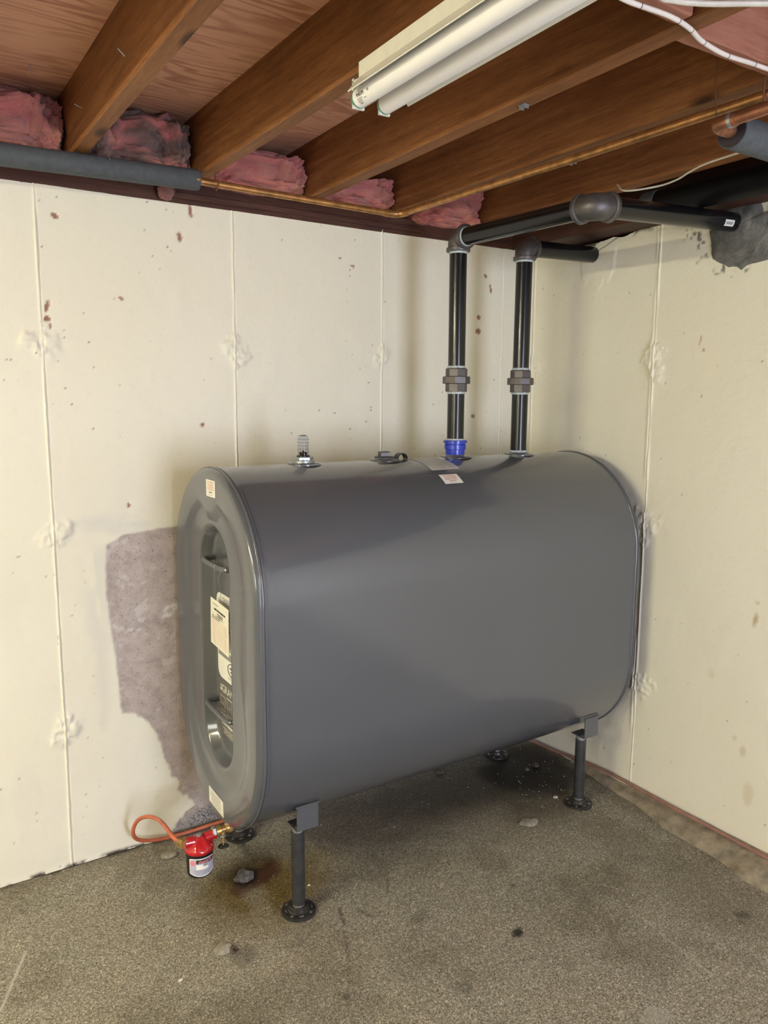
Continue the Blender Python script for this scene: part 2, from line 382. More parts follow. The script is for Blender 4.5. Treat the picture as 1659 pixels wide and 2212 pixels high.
def left_h(u, v):
    h = .004*(fbm(u, v, 2.2, 3)-.5)+.0022*(fbm(u, v, 21, 4)-.5)
    for i, s in enumerate(SEAMS_L):
        h = h+ridge(u, v, s, 0, 2.2, .0042 if i < 3 else .0025, .0030, i+1.)
        h = h+.0015*sstep(0, .004, u-s)*np.exp(-np.abs(u-s)/.1)
        for k, zz in enumerate((1.72, 1.125, .485)):
            h = h+knot(u, v, s+(.012 if k % 2 else -.004), zz, .06 if i < 2 else .04, .0065 if i < 3 else .002, i*3+k)
    m = left_a(u, v)
    h = h-.0016*m['bare']-.003*m['chip']-.002*m['dirt_shade']+.003*sstep(.02, 0, v)
    return h
CHIPS_L = [(-1.938, 2.101, .011, .007, -.6), (-1.558, 2.08, .008, .014, .2), (-1.756, 1.875, .013, .004, -.5), (-1.974, 1.836, .006, .02, -.2), (-1.976, 1.796, .009, .008, 0), (-1.968, 1.775, .005, .008, 0),
           (-1.758, 1.209, .006, .008, .3), (-.959, 2.073, .006, .004, 0), (-.904, 2.05, .008, .004, -.5), (-.30, 1.9, .009, .011, .4), (-.27, 2.07, .01, .006, -.6), (-.24, 2.02, .005, .02, .2), (-1.50, 1.47, .007, .008, .5), (-.32, 1.49, .012, .008, 0), (-.30, 1.84, .012, .012, .3), (-1.52, 2.17, .006, .02, .2)]
BARE = [(-.9, 1.13), (-1.60, 1.128), (-1.70, 1.122), (-1.782, 1.112), (-1.80, 1.10), (-1.835, 1.083), (-1.840, .98), (-1.843, .90), (-1.828, .78), (-1.818, .62), (-1.812, .50), (-1.765, .487), (-1.725, .45), (-1.69, .38), (-1.672, .31), (-1.665, .26), (-1.63, .20), (-1.605, .14), (-1.575, .10), (-1.625, .055), (-1.64, .0), (-.9, 0)]
_ca = {}
def left_a(u, v):
    key = u.shape
    if key in _ca: return _ca[key]
    wp = .006+.016*sstep(.45, .2, v); bare = polymask(u, v, BARE, wp, 30, .004)
    bare = np.maximum(bare, 0)
    chip = np.zeros_like(u)
    for (a, b, ra, rb, an) in CHIPS_L: chip = np.maximum(chip, sstep(1.15, .8, blob(u, v, a, b, ra, rb, an, .5, 70)))
    rs = np.random.RandomState(5); dirt_shade = np.zeros_like(u)
    n = fbm(u, v, 85, 3)
    dirt_shade = sstep(.83, .88, n)*sstep(.5, .62, fbm(u, v, 3.2, 3))*.8*(1-bare)
    for i in range(60):
        a, b = rs.uniform(-2.25, 0), rs.uniform(.1, 2.15); r = rs.uniform(.001, .0026)
        dirt_shade = np.maximum(dirt_shade, sstep(1.3, .7, np.hypot(u-a, (v-b)*rs.uniform(.5, 1.2))/r)*rs.uniform(.3, .8))
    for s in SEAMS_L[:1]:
        lo = sstep(.62, .78, fbm(v*0+4.4, v, 24, 3))*sstep(.004, .002, np.abs(u-s+.002))*sstep(1.15, 1.05, v)*sstep(.4, .5, v); dirt_shade = np.maximum(dirt_shade, lo*.8)  # crack shadow painted as a broken dark line along the first seam
    dirt_shade = np.maximum(dirt_shade, sstep(.012, 0, v-.006*fbm(u, v, 40))*sstep(.42, .6, fbm(u, v, 30, 4)))
    eff = np.maximum(sstep(1.1, .5, blob(u, v, -1.625, .84, .055, .035, .2, .7, 30))*sstep(.4, .6, fbm(u, v, 60, 4)), sstep(1.1, .4, blob(u, v, -1.76, .80, .08, .035, -.4, .8, 30))*sstep(.5, .68, fbm(u, v, 50, 4))*.8)
    eff = np.maximum(eff, sstep(.70, .78, fbm(u, v, 35, 4))*.35)
    speck = polymask(u, v, [(-1.68, 0), (-1.62, .035), (-1.55, .075), (-1.2, .08), (-1.2, 0)], .03, 30, .02)
    thin = np.maximum(polymask(u, v, [(-1.92, 1.06), (-1.85, 1.07), (-1.845, .55), (-1.875, .45), (-1.895, .7), (-1.91, .9)], .03, 9, .03)*sstep(.35, .6, fbm(u*2.2, v*.5, 18, 3)), polymask(u, v, [(-1.95, 1.17), (-1.6, 1.20), (-1.6, 1.14), (-1.9, 1.12)], .03, 9, .03)*sstep(.4, .65, fbm(u*.5, v*2, 18, 3)))
    thin = np.maximum(thin, sstep(.62, .74, fbm(u*1.6, v*.7, 5, 3))*.3*sstep(1.2, .9, v))
    _ca[key] = dict(bare=bare, chip=chip, dirt_shade=dirt_shade, efflo=eff*bare, speck=speck, thin=thin*.55, rust=sstep(1.2, .5, blob(u, v, -1.66, .16, .07, .05, 0, .4))*.18)
    return _ca[key]
us = steps(XL, 0, -2.32, 0, .0055, .12, SEAMS_L); vs = steps(0, ZT, 0, ZT, .0055, .1)
top_l = lambda u, v: v+sstep(ZT-.02, ZT, v)*(.006*(fbm(u, u*0, 9, 4)-.5)*2)
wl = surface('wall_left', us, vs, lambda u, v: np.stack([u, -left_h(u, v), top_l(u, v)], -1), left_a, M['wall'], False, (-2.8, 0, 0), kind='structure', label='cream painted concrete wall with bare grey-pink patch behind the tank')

CHIPS_R = [(-.848, 1.768, .003, .02, .2, 'c'), (-.862, 1.735, .006, .004, 0, 'c')]
def right_a(u, v):      # u = y (negative), v = z
    chip = np.zeros_like(u); dirt_shade = np.zeros_like(u); rust = np.zeros_like(u)
    for (a, b, ra, rb, an, _) in CHIPS_R: chip = np.maximum(chip, sstep(1.15, .8, blob(u, v, a, b, ra, rb, an, .6, 90))*.7)
    rust = np.maximum(rust, sstep(1.2, .5, blob(u, v, -1.128, .835, .012, .026, .15, .5, 50))*.8)
    for (a, b, ra, rb, s) in ((-1.12, .363, .014, .022, .35), (-1.085, .40, .01, .012, .25), (-.98, .60, .012, .02, .18), (-1.13, .895, .012, .008, .4), (-.36, .24, .10, .05, .35), (-.34, .14, .05, .06, .3), (-1.15, .22, .02, .04, .25)):
        rust = np.maximum(rust, sstep(1.25, .5, blob(u, v, a, b, ra, rb, 0, .5, 30))*s)
    rs = np.random.RandomState(11)
    for i in range(70):
        a, b = rs.uniform(-1.3, 0), rs.uniform(.1, 2.1); r = rs.uniform(.0012, .003)
        dirt_shade = np.maximum(dirt_shade, sstep(1.3, .7, np.hypot(u-a, (v-b)*rs.uniform(.5, 1.2))/r)*rs.uniform(.3, .75))
    crack, t = seg(u+.012*(fbm(u, v, 35, 3)-.5), v+.012*(fbm(u+4, v, 35, 3)-.5), (-.345, 2.135), (-.46, 2.19)); dirt_shade = np.maximum(dirt_shade, sstep(.003, .0015, crack)*.85)
    dirt_shade = np.maximum(dirt_shade, sstep(1.3, 1.0, blob(u, v, -.945, 2.13, .135, .125, 0, .45, 26))*sstep(.58, .66, fbm(u, v, 60, 3))*.8)
    dirt_shade = np.maximum(dirt_shade, sstep(2.165, 2.19, v)*sstep(.55, .65, fbm(u, v, 30, 4)))
    thin = np.zeros_like(u)
    return dict(bare=thin, chip=chip, dirt_shade=dirt_shade, efflo=thin, speck=thin, thin=thin, rust=rust)
def right_h(u, v):
    h = .004*(fbm(u+3, v, 2.2, 3)-.5)+.002*(fbm(u+5, v, 21, 4)-.5)
    for i, s in enumerate((-.6577, -.012, -1.27)):
        h = h+ridge(u, v, s+(.0 if v is None else 0), 0, 2.2, .0048, .0036, i+11.)+.003*np.exp(-((u-s-.012)/.006)**2)*sstep(.5, .6, fbm(v*0+i, v, 2.5))
        for k, zz in enumerate((1.70, 1.095, .464)):
            h = h+knot(u, v, s-.004, zz, .075, .0055, i*3+k+20)
    e = blob(u, v, -.36, 2.10, .085, .10, .0, .35, 20); h = h+.003*sstep(1.02, .94, e)
    return h
us = steps(YB, 0, -1.4, 0, .0055, .12, (-.6577, -.012, -1.27))
cut = lambda u: .022*sstep(-.62, -.30, u)*sstep(-.1, -.3, u)+.02*(fbm(u, u*0, 14, 4)-.5)*sstep(-.2, -.4, u)
wr = surface('wall_right', us, vs, lambda u, v: np.stack([-right_h(u, v), u, v-cut(u)*sstep(ZT-.06, ZT, v)], -1), right_a, M['wall'], True, (0, -2.4, 0), kind='structure', label='cream painted concrete side wall where the black pipes go through')
MB().box((.125, -2.4, 1.08), (.21, 4.9, 2.2)).build('wall_core', M['darkstone'], wr, smooth=False)
MB().box((-2.8, .125, 1.08), (5.6, .21, 2.2)).build('wall_core', M['darkstone'], wl, smooth=False)

def floor_a(u, v):
    d = {}
    wet = sstep(1.3, .7, blob(u, v, -.21, -.28, .21, .22, 0, .35, 9))
    wet = np.maximum(wet, sstep(1.3, .3, blob(u, v, -.55, -.24, .55, .22, 0, .4, 6))*.62)
    wet = np.maximum(wet, sstep(1.2, .5, blob(u, v, -.12, -.45, .07, .05, 0, .5, 25))*.6)
    for (a, b, ra, rb, s) in ((-.941, -1.038, .026, .014, .95), (-.80, -.86, .012, .010, .6), (-.294, -1.341, .022, .025, .6), (-.33, -1.36, .012, .01, .4), (-1.15, -.83, .03, .02, .35), (-1.527, -.375, .055, .045, .75), (-1.66, -.70, .04, .03, .4), (-1.21, -1.12, .02, .03, .3), (-1.60, -1.05, .02, .012, .35), (-1.87, -.93, .008, .006, .9), (-1.28, -.72, .008, .03, .5), (-1.49, -.98, .012, .008, .6)):
        wet = np.maximum(wet, sstep(1.25, .6, blob(u, v, a, b, ra, rb, .3, .8, .6/min(ra, rb)))*s)
    for (a, b, wd, s) in (((-1.335, -.665), (-1.36, -.735), .006, .75), ((-1.375, -.76), (-1.45, -.93), .004, .45), ((-1.56, -1.2), (-1.62, -1.32), .004, .4), ((-1.13, -.62), (-1.17, -.68), .004, .5)):
        ds, t = seg(u+.006*(fbm(u, v, 60, 3)-.5), v+.006*(fbm(u+4, v, 60, 3)-.5), a, b); wet = np.maximum(wet, sstep(wd*1.4, wd*.4, ds)*s*sstep(.3, .5, fbm(u, v, 80, 3)))
    edge = sstep(.03, 0., -v)*.6; wet = np.maximum(wet, edge*sstep(.35, .55, fbm(u, v, 20, 4)))
    d['wet'] = wet
    d['yellow'] = sstep(1.3, .45, blob(u, v, -1.49, -.44, .27, .20, .2, .3, 7))*(.55+.45*sstep(.25, .5, fbm(u, v, 11, 4)))
    d['rust'] = np.maximum(sstep(1.3, .6, blob(u, v, -1.485, -.38, .085, .055, .2, .9, 22)), sstep(1.2, .4, blob(u, v, -1.55, -.395, .07, .05, 0, .9, 26))*.8)
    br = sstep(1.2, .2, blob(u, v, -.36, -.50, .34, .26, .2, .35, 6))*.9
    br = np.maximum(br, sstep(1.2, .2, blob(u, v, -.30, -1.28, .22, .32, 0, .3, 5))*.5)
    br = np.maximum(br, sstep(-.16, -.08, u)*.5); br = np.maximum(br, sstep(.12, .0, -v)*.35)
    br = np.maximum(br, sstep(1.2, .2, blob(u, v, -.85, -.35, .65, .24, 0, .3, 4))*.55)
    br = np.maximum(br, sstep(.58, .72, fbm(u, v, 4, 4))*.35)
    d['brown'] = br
    sc = np.zeros_like(u)
    for (a, b, wd, s) in (((-2.30, -.62), (-2.186, -.357), .0035, 1.), ((-.566, -1.135), (-.60, -1.47), .0035, .5), ((-.98, -.99), (-.955, -1.04), .003, .8), ((-.53, -.68), (-.49, -.72), .004, .5), ((-.66, -1.16), (-.64, -1.12), .003, .5)):
        ds, t = seg(u+.004*(fbm(u, v, 30, 3)-.5), v, a, b); sc = np.maximum(sc, sstep(wd*1.3, wd*.5, ds)*s*sstep(.25, .55, fbm(u, v, 70, 3)+.2*(s > .9)))
    sc = np.maximum(sc, sstep(1.1, .6, blob(u, v, -.846, -1.461, .05, .035, 0, .5, 20))*.25)
    sc = np.maximum(sc, sstep(.88, .92, fbm(u, v, 120, 2))*.8)
    d['scratch'] = sc; return d
us = steps(XL, 0, -2.36, 0, .006, .12); vs2 = steps(YB, 0, -1.95, 0, .006, .12)
surface('floor', us, vs2, lambda u, v: np.stack([u, v, .004*(fbm(u, v, 3, 4)-.5)+.0016*(fbm(u, v, 45, 3)-.5)-.002], -1), floor_a, M['floor'], False, (-2.8, -2.4, 0), kind='structure', label='stained rough grey-brown concrete floor')

# footing bulge along the side wall
m = MB(); ys = np.arange(-4.8, -.33, .02); rows = []
for y in ys:
    k = min(1, max(0, (-.36-y)/.85)); wd = .012+.12*k+.022*(mnoise.fractal((y*5, 1, 2), 1, 2, 5)); ht = .012+.03*k+.006*mnoise.noise((y*9, 2, 0))
    row = [(.0, y, ht+.006)]
    for j in range(1, 8):
        t = j/7; x = -wd*t; z = ht*(1-t**2.2)+.005*mnoise.fractal((x*22, y*22, 4), 1, 2, 4)*(1-t*.5); row.append((x, y, z if j < 7 else -.004))
    rows.append(row)
m.add([p for r_ in rows for p in r_], [(i*8+j, i*8+j+1, (i+1)*8+j+1, (i+1)*8+j) for i in range(len(rows)-1) for j in range(7)])
m.build('footing', M['footing'], wr, label='rough tan concrete footing along the wall base')
# mortar patch where the upper pipe enters the wall
m = MB(); PC = (-.985, 2.128); nr, na = 9, 48; vs_ = []
for i in range(nr+1):
    t = i/nr
    for k in range(na):
        q = 2*math.pi*k/na; R = .145*(1+.16*mnoise.fractal((math.cos(q)*2.1, math.sin(q)*2.1, 5), 1, 2, 4))
        if math.sin(q) > .35: R *= .62+.1*math.cos(q)
        rr = .012+(R-.012)*t
        h = .016*(1-t)**1.5+.006*(1-t**6)+.0025*mnoise.noise((rr*60, q*1.5, 1))
        vs_.append((-h-.003 if i < nr else .004, PC[0]+math.cos(q)*rr*.95, PC[1]+math.sin(q)*rr))
m.add(vs_, [(i*na+k, i*na+(k+1) % na, (i+1)*na+(k+1) % na, (i+1)*na+k) for i in range(nr) for k in range(na)]+[tuple(range(na))])
m.build('mortar_patch', M['mortar'], wr, label='dark grey trowelled mortar patch around the pipe')

# unseen rest of the room: two walls with a doorway and a window
def struct(name, mb, mat, label=None, parent=None): return mb.build(name, mat, parent, smooth=False, kind=None if parent else 'structure', label=label)
m = MB(); y0 = YB
for (xa, xb, za, zb) in ((XL, -1.9, 0, ZS), (-.8, 0.1, 0, ZS), (-1.9, -.8, 2.1, ZS)): m.box(((xa+xb)/2, y0-.05, (za+zb)/2), (xb-xa, .1, zb-za))
plainwall = simple('plain_wall_paint', (.62, .57, .46), .7, var=.06, vscale=3)
struct('wall_rear', m, plainwall, 'cream wall behind the viewer with a doorway')
m = MB()
for (ya, yb, za, zb) in ((YB, -4.1, 0, ZS), (-2.7, 0.1, 0, ZS), (-4.1, -2.7, 0, 1.1), (-4.1, -2.7, 2.0, ZS)): m.box((XL-.05, (ya+yb)/2, (za+zb)/2), (.1, yb-ya, zb-za))
struct('wall_far', m, plainwall, 'cream wall at the far left with a window opening')

ceil = MB().box(((XL)/2, YB/2, ZS+.01), (-XL+.3, -YB+.3, .02)).build('ceiling', M['ply'], smooth=False, kind='structure', label='reddish plywood subfloor overhead on wooden joists')
def bar(name, mat, parent, a, b, wd, z0, z1, seed=0, **tags):
    a = Vector((a[0], a[1], 0)); b = Vector((b[0], b[1], 0)); d = (b-a).normalized(); n = Vector((-d.y, d.x, 0)); K = 14; m = MB(); ch = .003
    prof = [(-wd/2, z1), (-wd/2, z0+ch), (-wd/2+ch, z0), (wd/2-ch, z0), (wd/2, z0+ch), (wd/2, z1)]; vs_ = []
    for i in range(K+1):
        p = a.lerp(b, i/K); off = .0022*mnoise.noise((seed*7.1, i*.9, 0)); dz = .0015*mnoise.noise((seed*3.3, i*.8, 4))
        for (t, z) in prof: vs_.append(p+n*(t+off)+Vector((0, 0, z+(dz if z < z1 else 0))))
    np_ = len(prof)
    fs = [(i*np_+j, i*np_+(j+1) % np_, (i+1)*np_+(j+1) % np_, (i+1)*np_+j) for i in range(K) for j in range(np_)]
    fs += [tuple(range(np_)), tuple(reversed(range(K*np_, (K+1)*np_)))]
    m.add(vs_, fs); return m.build(name, mat, parent, angle=25, **tags)
JO = [(-2.283, -2.27, .042), (-1.893, -1.868, .043), (-1.517, -1.478, .044), (-1.097, -1.088, .05), (-.735, -.722, .045), (-.315, -.300, .052)]
for x in (-2.69, -3.1, -3.5, -3.9, -4.3, -4.7, -5.1, -5.5): JO.append((x, x, .042))
for i, (x0, x1, wd) in enumerate(JO):
    sl = (x1-x0)/1.2
    bar('joist', M['joist'], ceil, (x0-.12*sl, .12), (x0+sl*4.8, -4.8), wd, ZJ, ZS, i+1)
bar('joist', M['joist'], ceil, (-.674, .10), (-.664, -4.8), .040, ZJ+.012, ZS, 40)
bar('joist', M['sill2'], ceil, (-.045, .1), (-.045, -4.8), .045, ZJ-.004, ZS, 41)
bar('rim_board', M['sill'], ceil, (XL, .145), (0.1, .145), .04, ZJ, ZS, 44)
bar('blocking', M['block'], ceil, (-1.462, -1.575), (-1.116, -1.575), .04, ZJ+.003, ZS, 45)
bar('blocking', M['block'], ceil, (-1.062, -1.535), (-.756, -1.535), .04, ZJ+.001, ZS, 46)
bar('blocking', M['block'], ceil, (-1.842, -1.60), (-1.505, -1.60), .04, ZJ+.003, ZS, 47)
t1 = bar('trim_1', M['sill'], None, (XL, .066), (0.0, .066), .14, ZT-.004, ZJ-.001, 50, kind='structure', label='dark stained sill plate on top of the left wall')
t2 = bar('trim_2', M['sill2'], None, (.03, .0), (.03, -4.8), .32, ZT-.004, ZJ-.006, 51, kind='structure', label='nearly black sill plate above the side wall')
bar('lath', M['sill'], t1, (-1.62, -.010), (-.60, -.010), .016, ZT+.010, ZT+.026, 52)
# bent nails poking out
for a, b in (((-2.018, -.233, 2.429), (-2.016, -.235, 2.405)), ((-1.915, -.782, 2.283), (-1.931, -.79, 2.292)), ((-1.915, -.339, 2.309), (-1.935, -.345, 2.314))):
    MB().tube([a, b], .0013, 6).build('nail', M['zinc'], ceil)
for (x, y) in ((-1.085, -1.118), (-.672, -.872)):
    c = MB(); c.box((x, y, ZJ-.002), (.016, .02, .002)); c.box((x, y+.008, ZJ-.006), (.014, .002, .008)); c.box((x, y-.008, ZJ-.006), (.014, .002, .008)); c.build('cable_clip', M['zinc'], ceil, smooth=False)

# ---------------------------------------------------------------- oil tank
TX0, TX1, TY, TZ, TR, TH2 = -1.597, -.1065, -.3656, .7972, .3515, .2075
tank = thing('oil_tank', 'large grey painted steel heating oil tank on four pipe legs', 'oil tank', (-.8517, TY, 0))
def obround(r, h, n=96):
    out = []
    for k in range(n+1): q = math.pi*k/n; out.append((math.cos(q)*r, h+math.sin(q)*r))
    for j in range(1, 24): out.append((-r, h-2*h*j/24))
    for k in range(n+1): q = math.pi+math.pi*k/n; out.append((math.cos(q)*r, -h+math.sin(q)*r))
    for j in range(1, 24): out.append((r, -h+2*h*j/24))
    return out
def loft(rings, m, cap=True):
    n = len(rings[0]); m.add([p for r_ in rings for p in r_], [(i*n+k, i*n+(k+1) % n, (i+1)*n+(k+1) % n, (i+1)*n+k) for i in range(len(rings)-1) for k in range(n)])
    if cap: m.add(rings[-1], [tuple(range(n))])
def ring(x, r, h, waist=0, notch=0):
    out = []
    for (y, z) in obround(r, h):
        if waist: y *= 1-waist*math.exp(-(z/.15)**2)
        if notch and z > 0: z -= notch*math.exp(-(y/.062)**4)
        out.append((x, TY+y, TZ+z))
    return out
m = MB(); xs = [TX0+.002, TX0+.006, TX0+.012, TX0+.03]+list(np.linspace(TX0+.1, TX1-.1, 12))+[TX1-.03, TX1-.012, TX1-.006, TX1-.002]
loft([ring(x, TR+(.0015 if x < TX0+.008 or x > TX1-.008 else 0), TH2) for x in xs], m, False); shell = m.build('shell', M['tank'], tank, angle=60)
def endcap(sx, xe):
    m = MB(); R = []
    for k in range(7): q = math.pi/2*k/6; R.append(ring(xe-sx*.020*math.sin(q), TR-.020*(1-math.cos(q)), TH2))
    X = lambda d: xe-sx*.020+sx*d
    R += [ring(X(0), .300, TH2), ring(X(.0005), .268, TH2, .05, .03), ring(X(.003), .262, TH2, .08, .045), ring(X(.012), .246, TH2, .12, .05), ring(X(.015), .238, TH2, .13, .05), ring(X(.0145), .21, TH2+.005, .10, .02), ring(X(.0145), .165, TH2+.03, .03), ring(X(.013), .145, TH2+.045), ring(X(.012), .136, .255), ring(X(.0135), .128, .256), ring(X(.020), .122, .256), ring(X(.046), .112, .256), ring(X(.053), .104, .256), ring(X(.055), .095, .256), ring(X(.055), .05, .24)]
    loft(R, m); return m.build('end_cap', M['tank'], tank, angle=70)
ecap = endcap(1, TX0); endcap(-1, TX1)
for x in (TX0+.004, TX1-.004):
    m = MB(); loft([ring(x-.007, TR+.0005, TH2), ring(x-.006, TR+.003, TH2), ring(x-.001, TR+.0038, TH2), ring(x, TR+.001, TH2), ring(x+.002, TR+.001, TH2), ring(x+.003, TR+.0035, TH2), ring(x+.008, TR+.003, TH2), ring(x+.009, TR+.0005, TH2)], m, False); m.build('seam_lip', M['tank'], tank, angle=60)
XF = TX0-.020+.055     # recess floor
for z in (1.062, .592):   # lifting handles
    xh = TX0-.008
    h = MB().tube(spline([(XF-.001, -.262, z), (xh+.012, -.266, z), (xh+.002, -.276, z), (xh, -.30, z-.002), (xh, -.366, z-.003), (xh, -.43, z-.002), (xh+.002, -.456, z), (xh+.012, -.466, z), (XF-.001, -.470, z)], 5), .0085, 10)
    h.build('handle', M['tank'], tank)
TZT = TZ+TH2+TR
for i, x in enumerate((-1.298, -.993, -.692, -.39)):   # threaded bosses on top
    MB().lathe((x, TY, TZT-.012), (0, 0, 1), [(.052, 0), (.052, .0135), (.049, .016), (.036, .017), (.034, .021), (.028, .021)], 32).build('boss', M['tank'], tank)
    MB().lathe((x, TY-.004, TZT-.009), (0, .1, 1), [(.058, 0), (.058, .004), (.05, .0065), (.03, .007)], 32).build('boss_flange', M['flange'] if i in (1, 2) else M['tank'], tank)
def leg(x, y, front):
    s = -1 if front else 1
    b = MB(); tk = .004
    b.box((x+.017, y+s*.033, .323), (.070, tk, .078)); b.box((x+.017, y+s*.033, .362), (.078, .006, .005)); b.box((x+.012, y, .285), (.062, .066, tk)); b.box((x-.018+.034, y+s*.026, .29), (.066, .016, .012))
    b.build('bracket', M['tank'], tank, angle=30)
    L = MB().lathe((x, y, .030), (0, 0, 1), [(.0205, 0), (.0205, .238)], 24).build('leg', M['legpipe'], tank)
    MB().lathe((x, y, .262), (0, 0, 1), [(.018, 0), (.018, .022)], 20).build('leg_thread', M['zinc'], L)
    MB().lathe((x, y, .018), (0, 0, 1), [(.0195, 0), (.0195, .022)], 20).build('thread', M['steel'], L)
    MB().lathe((x, y, 0.0), (0, 0, 1), [(.053, 0), (.054, .003), (.053, .007), (.050, .009), (.034, .0095), (.031, .012), (.029, .022), (.0265, .024), (.0195, .024)], 36).build('floor_flange', M['flange'], L)
    rim = MB()
    for k in range(4):
        q = k*math.pi/2+.6; c = (x+math.cos(q)*.042, y+math.sin(q)*.042, .0085)
        MB().lathe(c, (0, 0, 1), [(.0052, 0), (.0052, .0020), (.0035, .0022)], 12, cap0=False).build('screw_hole', M['steel'], L)
    for k in range(4):
        q = k*math.pi/2+1.35; c = (x+math.cos(q)*.040, y+math.sin(q)*.040, .0098)
        MB().box(c, (.004, .014, .0012), Matrix.Rotation(q, 3, 'Z')).build('raised_mark', M['steel'], L, smooth=False)
for x in (-1.4487, -.2421):
    for y, fr in ((-.6087, True), (-.1225, False)): leg(x, y, fr)

# labels on the tank
def on_shell(x0, a0, dx=1., k=1., lift=.0009):    # u along x, v towards the back over the top; a in degrees from the crown towards the front
    def f(u, v, w=0):
        a = math.radians(a0)-v/TR; r = TR+lift+w
        return (x0+u, TY-math.sin(a)*r, TZ+TH2+math.cos(a)*r)
    return f
def on_plane(x, y0, z0, lift=.0008, ang=0):         # faces -x ; u runs to viewer's right (-y), v up
    c, s = math.cos(ang), math.sin(ang)
    return lambda u, v, w=0: (x-lift-w, y0-(u*c-v*s), z0+u*s+v*c)
def panel(name, mat, parent, f, wd, ht, nu=2, nv=2, rad=.0, w=0., thick=.0006, **tags):
    m = MB()
    if rad:
        out = []
        for (cx, cy, q0) in ((wd/2-rad, ht/2-rad, 0), (-wd/2+rad, ht/2-rad, 90), (-wd/2+rad, -ht/2+rad, 180), (wd/2-rad, -ht/2+rad, 270)):
            for k in range(7): q = math.radians(q0+15*k); out.append((cx+rad*math.cos(q), cy+rad*math.sin(q)))
        n = len(out); m.add([f(u, v, w) for u, v in out]+[f(u, v, w-thick) for u, v in out], [tuple(range(n)), tuple(reversed(range(n, 2*n)))]+[(i, (i+1) % n, n+(i+1) % n, n+i) for i in range(n)])
    else:
        m.grid(lambda u, v: f(u, v, w), np.linspace(-wd/2, wd/2, nu+1), np.linspace(-ht/2, ht/2, nv+1)); m.grid(lambda u, v: f(u, v, w-thick), np.linspace(-wd/2, wd/2, nu+1), np.linspace(-ht/2, ht/2, nv+1), True)
    return m.build(name, mat, parent, smooth=not rad, **tags)
def lines(name, mat, parent, f, rows, w=.0005):
    m = MB()
    for (u0, u1, v, hh) in rows: m.add([f(u0, v-hh/2, w), f(u1, v-hh/2, w), f(u1, v+hh/2, w), f(u0, v+hh/2, w)], [(0, 1, 2, 3)])
    return m.build(name, mat, parent, smooth=False)
rnd = random.Random(9)
def para(u0, u1, v0, v1, n, hh, ragged=.15):
    out = []
    for i in range(n):
        v = v0+(v1-v0)*i/max(1, n-1); x = u0+(u1-u0)*rnd.uniform(0, ragged); e = u1-(u1-u0)*rnd.uniform(0, ragged)
        while x < e:
            l = rnd.uniform(.1, .28)*(u1-u0); out.append((x, min(e, x+l), v, hh)); x += l+.025*(u1-u0)
    return out
f = on_shell(-.835, 11.8); L1 = panel('sheet_label', M['sheet'], tank, f, .117, .144, 4, 14, label='long pale printed sheet curved over the tank top')
rows = [(-.052+.011*i, -.049+.011*i, .0, .12) for i in range(10)]
mm = MB()
for i, u in enumerate(np.linspace(-.05, .05, 10)):
    a_, b_ = (-.06, .06) if i % 3 else (-.045, .02)
    mm.grid(lambda p, q: f(p, q, .0004), np.array([u-.0011, u+.0011]), np.linspace(a_, b_, 12))
mm.build('print_lines', M['inkg'], L1)
f = on_shell(-.850, 32.3); L2 = panel('red_text_label', M['paper'], tank, f, .074, .048, 2, 6, label='small white sticker with red print on the tank shoulder')
lines('warning_print', M['inkp'], L2, f, para(-.026, .026, .018, .0165, 1, .003, 0)+para(-.029, .029, .0125, -.006, 7, .0017)); lines('warning_heading', M['inkr'], L2, f, para(-.014, .014, -.0115, -.0115, 1, .0026, 0)); lines('warning_footer', M['inkg'], L2, f, para(-.016, .016, -.019, -.019, 1, .0012, 0))
f = on_plane(TX0-.020, -.398, 1.298); L3 = panel('red_text_label', M['paper'], tank, f, .076, .050, rad=.003, label='small white sticker with red print on the tank end')
L3.rotation_euler = (0, 0, 0)
lines('warning_print', M['inkp'], L3, f, para(-.028, .028, .019, .0178, 1, .003, 0)+para(-.030, .030, .0135, -.005, 7, .0017)); lines('warning_heading', M['inkk'], L3, f, para(-.014, .014, -.0115, -.0115, 1, .0024, 0)); lines('warning_footer', M['inkg'], L3, f, para(-.018, .018, -.0195, -.0195, 1, .0012, 0))
f = on_plane(TX0-.020, -.368, .297); L4 = panel('print_label', M['paper'], tank, f, .128, .052, rad=.002, label='white printed sticker low on the tank end'); lines('small_print', M['inkg'], L4, f, para(-.055, .055, .018, -.019, 7, .0018))
f = on_plane(XF, -.366, .815, .0006); L5 = panel('data_plate', M['paper'], tank, f, .195, .280, rad=.03, label='white data sticker with rounded corners in the tank end recess')
lines('small_print', M['inkg'], L5, f, para(-.05, .09, .128, .112, 4, .0022))
lines('grey_stripe', M['inkg'], L5, f, [(-.09, .09, -.055, .022)])
lines('caption', M['inkg'], L5, f, [(-.01, .07, -.123, .002)]); lines('grey_box', M['inkg'], L5, f, [(-.035, .075, .078, .030), (-.09, .09, .03, .004)])
mm = MB(); o1 = [f(.03+.04*math.cos(q*math.pi/16), -.093+.022*math.sin(q*math.pi/16), .0006) for q in range(33)]; mm.tube(o1, .0012, 6); mm.build('oval_mark', M['inkk'], L5)
lines('mark_text', M['inkk'], L5, f, [(.005, .055, -.088, .005), (.01, .05, -.099, .004)])
f = on_plane(XF, -.366, .578, .0005); L6 = panel('brand_film', M['decal'], tank, f, .19, .19, rad=.012, label='dark film label with silver lettering in the tank end recess')
g = lambda u0, v0: (lambda u, v: f(u+u0, v+v0, .0006))
text_mesh('GRANBY', .036, g(.004, .062), 'lettering', M['silver'], L6, .0006)
lines('logo_stripe', M['silver'], L6, f, [(-.080, -.066, .07, .006), (-.083, -.066, .058, .01), (-.03, .08, .041, .003)])
mm = MB()
